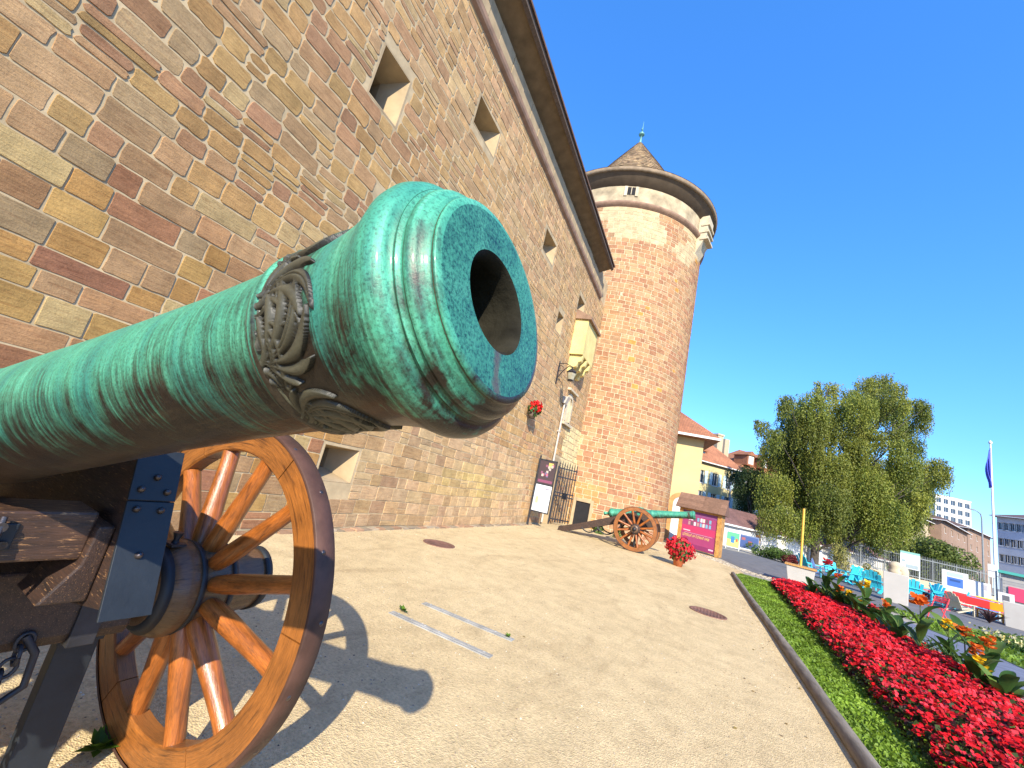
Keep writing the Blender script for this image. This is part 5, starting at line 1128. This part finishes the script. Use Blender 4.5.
board(955, 28, .75, 2.05, 1.2, 'white framed panel with a blue mountain lake picture', [(.2, .8, .25, .68, (.06, .16, .50)), (.2, .8, .74, .92, (.42, .60, .70)), (.3, .7, .5, .6, (.03, .08, .25))])
board(971, 28, .35, 1.75, 1.1, 'plain white folded panel between the blue picture and the flagpole', [(.1, .4, .62, .9, (.2, .22, .22)), (.1, .9, .1, .2, (.5, .5, .5))])
board(981, 29, .55, 1.75, .9, 'white panel with small grey pictures beside the flagpole', [(.1, .8, .6, .9, (.45, .42, .42)), (.1, .6, .2, .5, (.4, .5, .6))])
board(992, 27, 2.2, 3.0, .3, 'narrow white sign on posts right behind the flagpole', [(0, 1, .45, .52, (.3, .3, .3))])
board(734, 33, .15, 1.35, .95, 'green and yellow poster on a low stand right of the kiosk', [(.05, .95, .5, .95, (.10, .38, .22)), (.05, .95, .05, .5, (.55, .55, .15)), (.35, .6, .3, .7, (.04, .18, .40)), (.7, .85, .4, .6, (.55, .12, .05))])
board(750, 34, .25, 1.30, 1.35, 'dark blue poster on a low stand left of the hedge', [(.05, .95, .08, .92, (.05, .09, .24)), (.1, .3, .6, .8, (.3, .1, .1)), (.45, .65, .3, .6, (.25, .08, .08))], bg_=(.15, .2, .32))
board(1006, 22, .95, 1.45, .55, 'small white framed picture leaning by the right hand planter', [(.25, .7, .2, .75, (.12, .12, .13))])
# signs low hedge plants
def bush(name, pxy, dep, rw, rh, n, c0, c1, label, seed, s=.07, z=0, cat='shrub', grp=None):
    x, y = PD(pxy, dep); rng = random.Random(seed); b = MB(); blobs = [(rng.uniform(-.6, .6)*rw, rng.uniform(-.5, .5)*rw, rng.uniform(.25, .75)*rh, rng.uniform(.35, .6)) for _ in range(7)]
    for k in range(n):
        bx_, by_, bz_, br_ = rng.choice(blobs); d = Vector((rng.gauss(0, 1), rng.gauss(0, 1), rng.gauss(0, 1))).normalized()*rng.uniform(.75, 1.02); o = Vector((bx_+d.x*br_*rw, by_+d.y*br_*rw, max(.02, bz_+d.z*br_*rh*.6)))
        nn = (d+Vector((rng.uniform(-.8, .8), rng.uniform(-.8, .8), rng.uniform(-.5, .8)))).normalized(); a = nn.orthogonal().normalized(); q = nn.cross(a); ss = s*rng.uniform(.6, 1.3); c = lerp(c0, c1, rng.random())
        b.add([o+a*ss, o+q*ss*.6, o-a*ss, o-q*ss*.6], [(0, 1, 2, 3)], 0, c)
    r = empty(name, (x, y, z), label, cat, 0, grp); b.build('foliage', M['leaf'], parent=r, recalc=False)
    t = MB(); t.tube([(0, 0, 0), (.03, 0, rh*.3), (0, .05, rh*.6)], [.05*rw, .04*rw, .02*rw], 7); t.build('trunk' if cat == 'tree' else 'stem', M['bark'], parent=r); return r
G0, G1 = (.05, .10, .02), (.13, .20, .035)
for i, (px, dp, rw, rh, lab) in enumerate(((762, 33, 1.2, 1.0, 'low green shrub right of the blue poster'), (773, 32, 1.3, .9, 'rounded green shrub in the middle of the hedge row'), (784, 31, 1.0, 1.1, 'yellowish green shrub at the right end of the hedge row'), (794, 30, .6, .8, 'small dark red leaved shrub left of the yellow pole'), (846, 33, 1.1, 2.3, 'loose yellow flowering shrub between the two birch trunks'), (873, 34, .7, 1.5, 'pale leaved shrub in front of the garage wall'))):
    bush('shrub', px, dp, rw, rh, 1500, (.12, .02, .02) if i == 3 else (G0 if i not in (4, 5) else (.16, .18, .04)), (.2, .03, .03) if i == 3 else (G1 if i not in (4, 5) else (.42, .36, .10)), lab, 40+i, .06, grp='shrubs along the garages')
for i, (px, dp, rw, rh, lab) in enumerate(((905, 52, 2.4, 4.2, 'dark green shrub behind the fence left of the notice board'), (932, 50, 5.0, 6.4, 'big round green tree behind the fence below the apartment blocks'), (888, 50, 2.0, 4.0, 'green shrub behind the fence near the birch trunk'), (956, 54, 3.0, 4.6, 'green tree top behind the fence left of the lamp post'))):
    bush('tree', px, dp, rw, rh, 9000 if i == 1 else 4000, (.05, .08, .015), (.16, .20, .035), lab, 60+i, .16, cat='tree', grp='trees behind the fence')
bush('tree', 820, 62, 9, 7, 7000, (.06, .09, .02), (.15, .19, .04), 'leafy tree mass seen through the birches above the garage roof', 71, .2, cat='tree', grp='trees behind the fence')
# fence
fA, fB = PD(836, 45), PD(1004, 45.5); fA = Vector((*fA, 0)); fB = Vector((*fB, 0)); FW = (fB-fA).length
fr = empty('metal_fence', fA, 'long grey metal fence of pointed upright bars on a low wall across the park', 'fence', atan2(fB.y-fA.y, fB.x-fA.x)); M['fencegrey'] = simple('fence_grey', (.22, .23, .22), .5, metal=.3, var=.1)
b = MB(); n = min(98, int(FW/.17)); sp_ = FW/n
for i in range(n): x = i*sp_; b = MB(); b.box(x-.018, x+.018, -.018, .018, .72, 3.05+.0); b.add([(x-.018, -.018, 3.05), (x+.018, -.018, 3.05), (x+.018, .018, 3.05), (x-.018, .018, 3.05), (x, 0, 3.2)], [(0, 1, 4), (1, 2, 4), (2, 3, 4), (3, 0, 4)]); b.build('bar', M['fencegrey'], parent=fr, recalc=False)
for z in (.84, 2.78): b = MB(); b.box(0, FW, -.035, .035, z, z+.09); b.build('rail', M['fencegrey'], parent=fr)
for i in range(8): b = MB(); x = FW*i/7; b.box(x-.05, x+.05, -.05, .05, .7, 3.0); b.build('post', M['fencegrey'], parent=fr)
b = MB(); b.box(0, FW, -.16, .16, 0, .7); b.build('low_wall', M['beigewall'], parent=fr)
# flagpole
q = PD(996, 31); tz_ = at_depth(989.5, 444, 31).z; fl = empty('flagpole', (q[0], q[1], 0), 'tall white flagpole with a limp blue flag', 'flagpole')
b = MB(); b.tube([(0, 0, 0), (0, 0, tz_*.5), (0, 0, tz_)], [.085, .075, .05], 12); b.build('pole', M['white'], parent=fl); b = MB(); b.lathe([(-.0, .05), (.05, .10), (.13, .12), (.22, .09), (.32, .0001)], 12, 'z', o=(0, 0, tz_)); b.build('knob', M['white'], parent=fl)
b = MB(); n = 14; mth = 9; vs = []; Lf = 2.9
for i in range(n+1):
    t = i/n; wd = .12+.36*sin(pi*min(1, t*1.05))**1.5*(1 if t < .75 else (1-t)*4)
    for j in range(mth+1): 
        u_ = j/mth; vs.append((-u_*wd*cos(Y)*.9+.07*sin(u_*14+t*3), -u_*wd*sin(Y)*.5+.08*cos(u_*11+t*2)*min(1, u_*3), tz_-.25-t*Lf-u_*.35))
b.add(vs, [(i*(mth+1)+j, i*(mth+1)+j+1, (i+1)*(mth+1)+j+1, (i+1)*(mth+1)+j) for i in range(n) for j in range(mth)], 0, (.05, .07, .42), smooth=True); fo = b.build('flag', M['paint'], parent=fl); s_ = fo.modifiers.new('thick', 'SOLIDIFY'); s_.thickness = .01
# street lamp
q = PD(984, 62); tz_ = at_depth(982, 519, 62).z; sl_ = empty('street_lamp', (q[0], q[1], 0), 'slim grey street lamp with one arm beyond the fence', 'street lamp', Y)
b = MB(); b.tube([(0, 0, 0), (0, 0, tz_), (-.15, 0, tz_+.7), (-.7, 0, tz_+1.0), (-1.2, 0, tz_+1.1)], [.13, .09, .08, .07, .05], 8); b.build('pole', M['fencegrey'], parent=sl_); b = MB(); b.prism([(-1.9, tz_+1.05), (-1.1, tz_+1.02), (-1.1, tz_+1.18), (-1.7, tz_+1.2)], -.15, .15, 'xz'); b.build('lamp_head', M['fencegrey'], parent=sl_)
# shelter
q = PD(1003, 30); sh = empty('garden_shelter', (q[0], q[1], 0), 'small grey timber shelter with a green roof edge at the right edge of the photo', 'shelter', -atan2(q[0], q[1])); 
b = MB(); [b.box(0, 3.4, -.0-.01*(k % 2), .1, .05+k*.22, .25+k*.22, 0, (.30, .29, .27) if k % 2 else (.36, .34, .31)) for k in range(12)]; b.box(0, .1, .1, 2.4, 0, 2.7, 0, (.3, .29, .27)); b.build('plank_wall', M['paint'], parent=sh); b = MB(); b.box(-.2, 3.7, -.25, 2.7, 2.72, 2.9, 0, (.06, .34, .28)); b.build('roof', M['paint'], parent=sh); b = MB(); b.box(.25, 1.2, -.09, -.012, 1.0, 1.9, 0, (.60, .05, .12)); b.build('red_panel', M['paint'], parent=sh)

# ================================================================== WEEPING BIRCHES
def limb(p0, p1, r0_, r1_, sag, rng, n=8):
    p0, p1 = Vector(p0), Vector(p1); pts = []; rad = []
    for i in range(n+1):
        t = i/n; p = p0.lerp(p1, t)+Vector((rng.uniform(-.1, .1), rng.uniform(-.1, .1), 0))*(0 < i < n); p.z += sag*sin(pi*t); pts.append(p); rad.append(r0_+(r1_-r0_)*t)
    return pts, rad
def birch(px, dep, lobes, label, seed, cols, trunk_top, dens=1.0, leafs=.185, trunk_r=.34, name='weeping_birch', weep=1.0, lowlimbs=()):
    x, y = PD(px, dep); rng = random.Random(seed); r = empty(name, (x, y, 0), label, 'tree', 0, 'birch trees' if 'birch' in name else None)
    T = at_depth(trunk_top[0], trunk_top[1], dep); T = Vector((T.x-x, T.y-y, T.z)); tk = MB()
    axis = [Vector((0, 0, 0)), Vector((.05, 0, T.z*.25)), Vector((T.x*.4, T.y*.4, T.z*.55)), T*1.0]
    tk.tube([(0, 0, -.2)]+axis, [trunk_r*1.35, trunk_r*1.1, trunk_r, trunk_r*.6, .05], 10); L = MB()
    centers = []
    for (lx, ly, lr) in lobes:
        dd = dep+rng.uniform(-1, 1)*min(5, .35*abs(lx-px)*.08+3.2); c = at_depth(lx, ly, dd); c = Vector((c.x-x, c.y-y, c.z)); R_ = lr*dd/F; centers.append((c, R_))
        zj = max(T.z*.15, min(T.z*.95, c.z-hypot(c.x, c.y)*.9)); base = Vector((T.x*zj/T.z*.8, T.y*zj/T.z*.8, zj)); pts, rad = limb(base, c+Vector((0, 0, R_*.5)), .055+.012*R_+.03, .02, .6, rng); tk.tube(pts, rad, 6)
    for a, b_ in lowlimbs:
        p0 = at_depth(*a, dep); p1 = at_depth(*b_, dep-1.5); pts, rad = limb((p0.x-x, p0.y-y, p0.z), (p1.x-x, p1.y-y, p1.z), .14, .05, .25, rng); tk.tube(pts, rad, 7)
    tk.build('trunk', M['bark'], parent=r, recalc=False)
    for (c, R_) in centers:
        ns = int(165*dens*R_*R_+30); lc = rng.uniform(.75, 1.2); yl = rng.random()**1.5
        for k in range(ns):
            while True:
                d = Vector((rng.uniform(-1, 1), rng.uniform(-1, 1), rng.uniform(-1, 1)))
                if d.length < 1: break
            if rng.random() < .14: d = d*rng.uniform(1.15, 1.5)
            p = c+Vector((d.x*R_, d.y*R_, (d.z*.6+.45)*R_)); ln = rng.uniform(.5, 2.3)*(.5+.5*R_)*weep; m_ = int(ln/(leafs*.95))+2; dx, dy = rng.uniform(-.12, .12), rng.uniform(-.12, .12); g = lc*rng.uniform(.8, 1.2); col_ = lerp(cols[0], cols[1], min(1, max(0, rng.random()*.6+yl*.5)))
            for i in range(m_):
                t = i/m_; o = p+Vector((dx*t*ln+rng.gauss(0, .07), dy*t*ln+rng.gauss(0, .07), -t*ln+.25*(1-(2*t-.3)**2)*(t < .3)))
                nn = Vector((rng.gauss(0, 1), rng.gauss(0, 1), rng.gauss(0, .5))).normalized(); a = (Vector((0, 0, -1))+Vector((rng.uniform(-.6, .6), rng.uniform(-.6, .6), 0))).normalized(); q = a.cross(nn).normalized() if a.cross(nn).length > .1 else a.orthogonal(); s = leafs*rng.uniform(.6, 1.15)
                L.add([o, o+a*s*.5+q*s*.36, o+a*s, o+a*s*.5-q*s*.36], [(0, 1, 2, 3)], 0, tuple(v*g for v in col_))
    L.build('crown', M['leaf'], parent=r, recalc=False); return r
BC = ((.080, .125, .018), (.29, .29, .042))
birch(815, 42, [(764, 428, 6), (757, 424, 3), (790, 413, 12), (786, 403, 7), (818, 386, 3.5), (818, 396, 5), (832, 391, 8), (812, 408, 14), (806, 430, 19), (788, 443, 17), (773, 455, 13), (776, 438, 8), (826, 432, 18), (838, 412, 12), (800, 468, 23), (826, 470, 22), (775, 490, 16), (805, 500, 20), (786, 520, 12), (830, 506, 19), (768, 503, 11), (808, 524, 12), (833, 530, 9), (768, 520, 9)],
      'left of the two tall weeping birches, its crown rising to a thin tip', 5, BC, (822, 395), lowlimbs=(((816, 553), (795, 536)), ((816, 552), (838, 545))))
birch(838, 43.5, [(866, 389, 11), (880, 386, 11), (896, 392, 9), (851, 398, 8), (860, 410, 15), (878, 405, 15), (893, 412, 14), (905, 405, 6), (918, 408, 9), (926, 411, 6), (921, 423, 8), (905, 430, 10), (862, 430, 14), (850, 440, 9), (896, 438, 9), (912, 448, 11), (858, 452, 13), (852, 470, 16), (878, 474, 17), (905, 470, 15), (925, 472, 11), (938, 466, 7), (946, 472, 6), (940, 480, 7), (865, 490, 22), (892, 492, 20), (915, 488, 13), (856, 512, 18), (882, 516, 20), (905, 510, 15), (900, 532, 11), (872, 535, 12), (850, 528, 10), (920, 502, 9), (912, 520, 10), (925, 490, 9), (896, 448, 8), (876, 440, 9)],
      'right of the two tall weeping birches, broad crown with drooping side branches', 9, BC, (872, 400), lowlimbs=(((839, 555), (866, 538)), ((838, 553), (826, 547))))
birch(752, 47, [(736, 478, 7), (748, 478, 10), (761, 484, 12), (740, 492, 8), (752, 497, 12), (764, 502, 10), (745, 507, 8)], 'darker dense small tree left of the birches in front of the white house', 15, ((.025, .045, .014), (.06, .09, .02)), (750, 482), dens=1.6, weep=.6, name='dark_tree', trunk_r=.2)
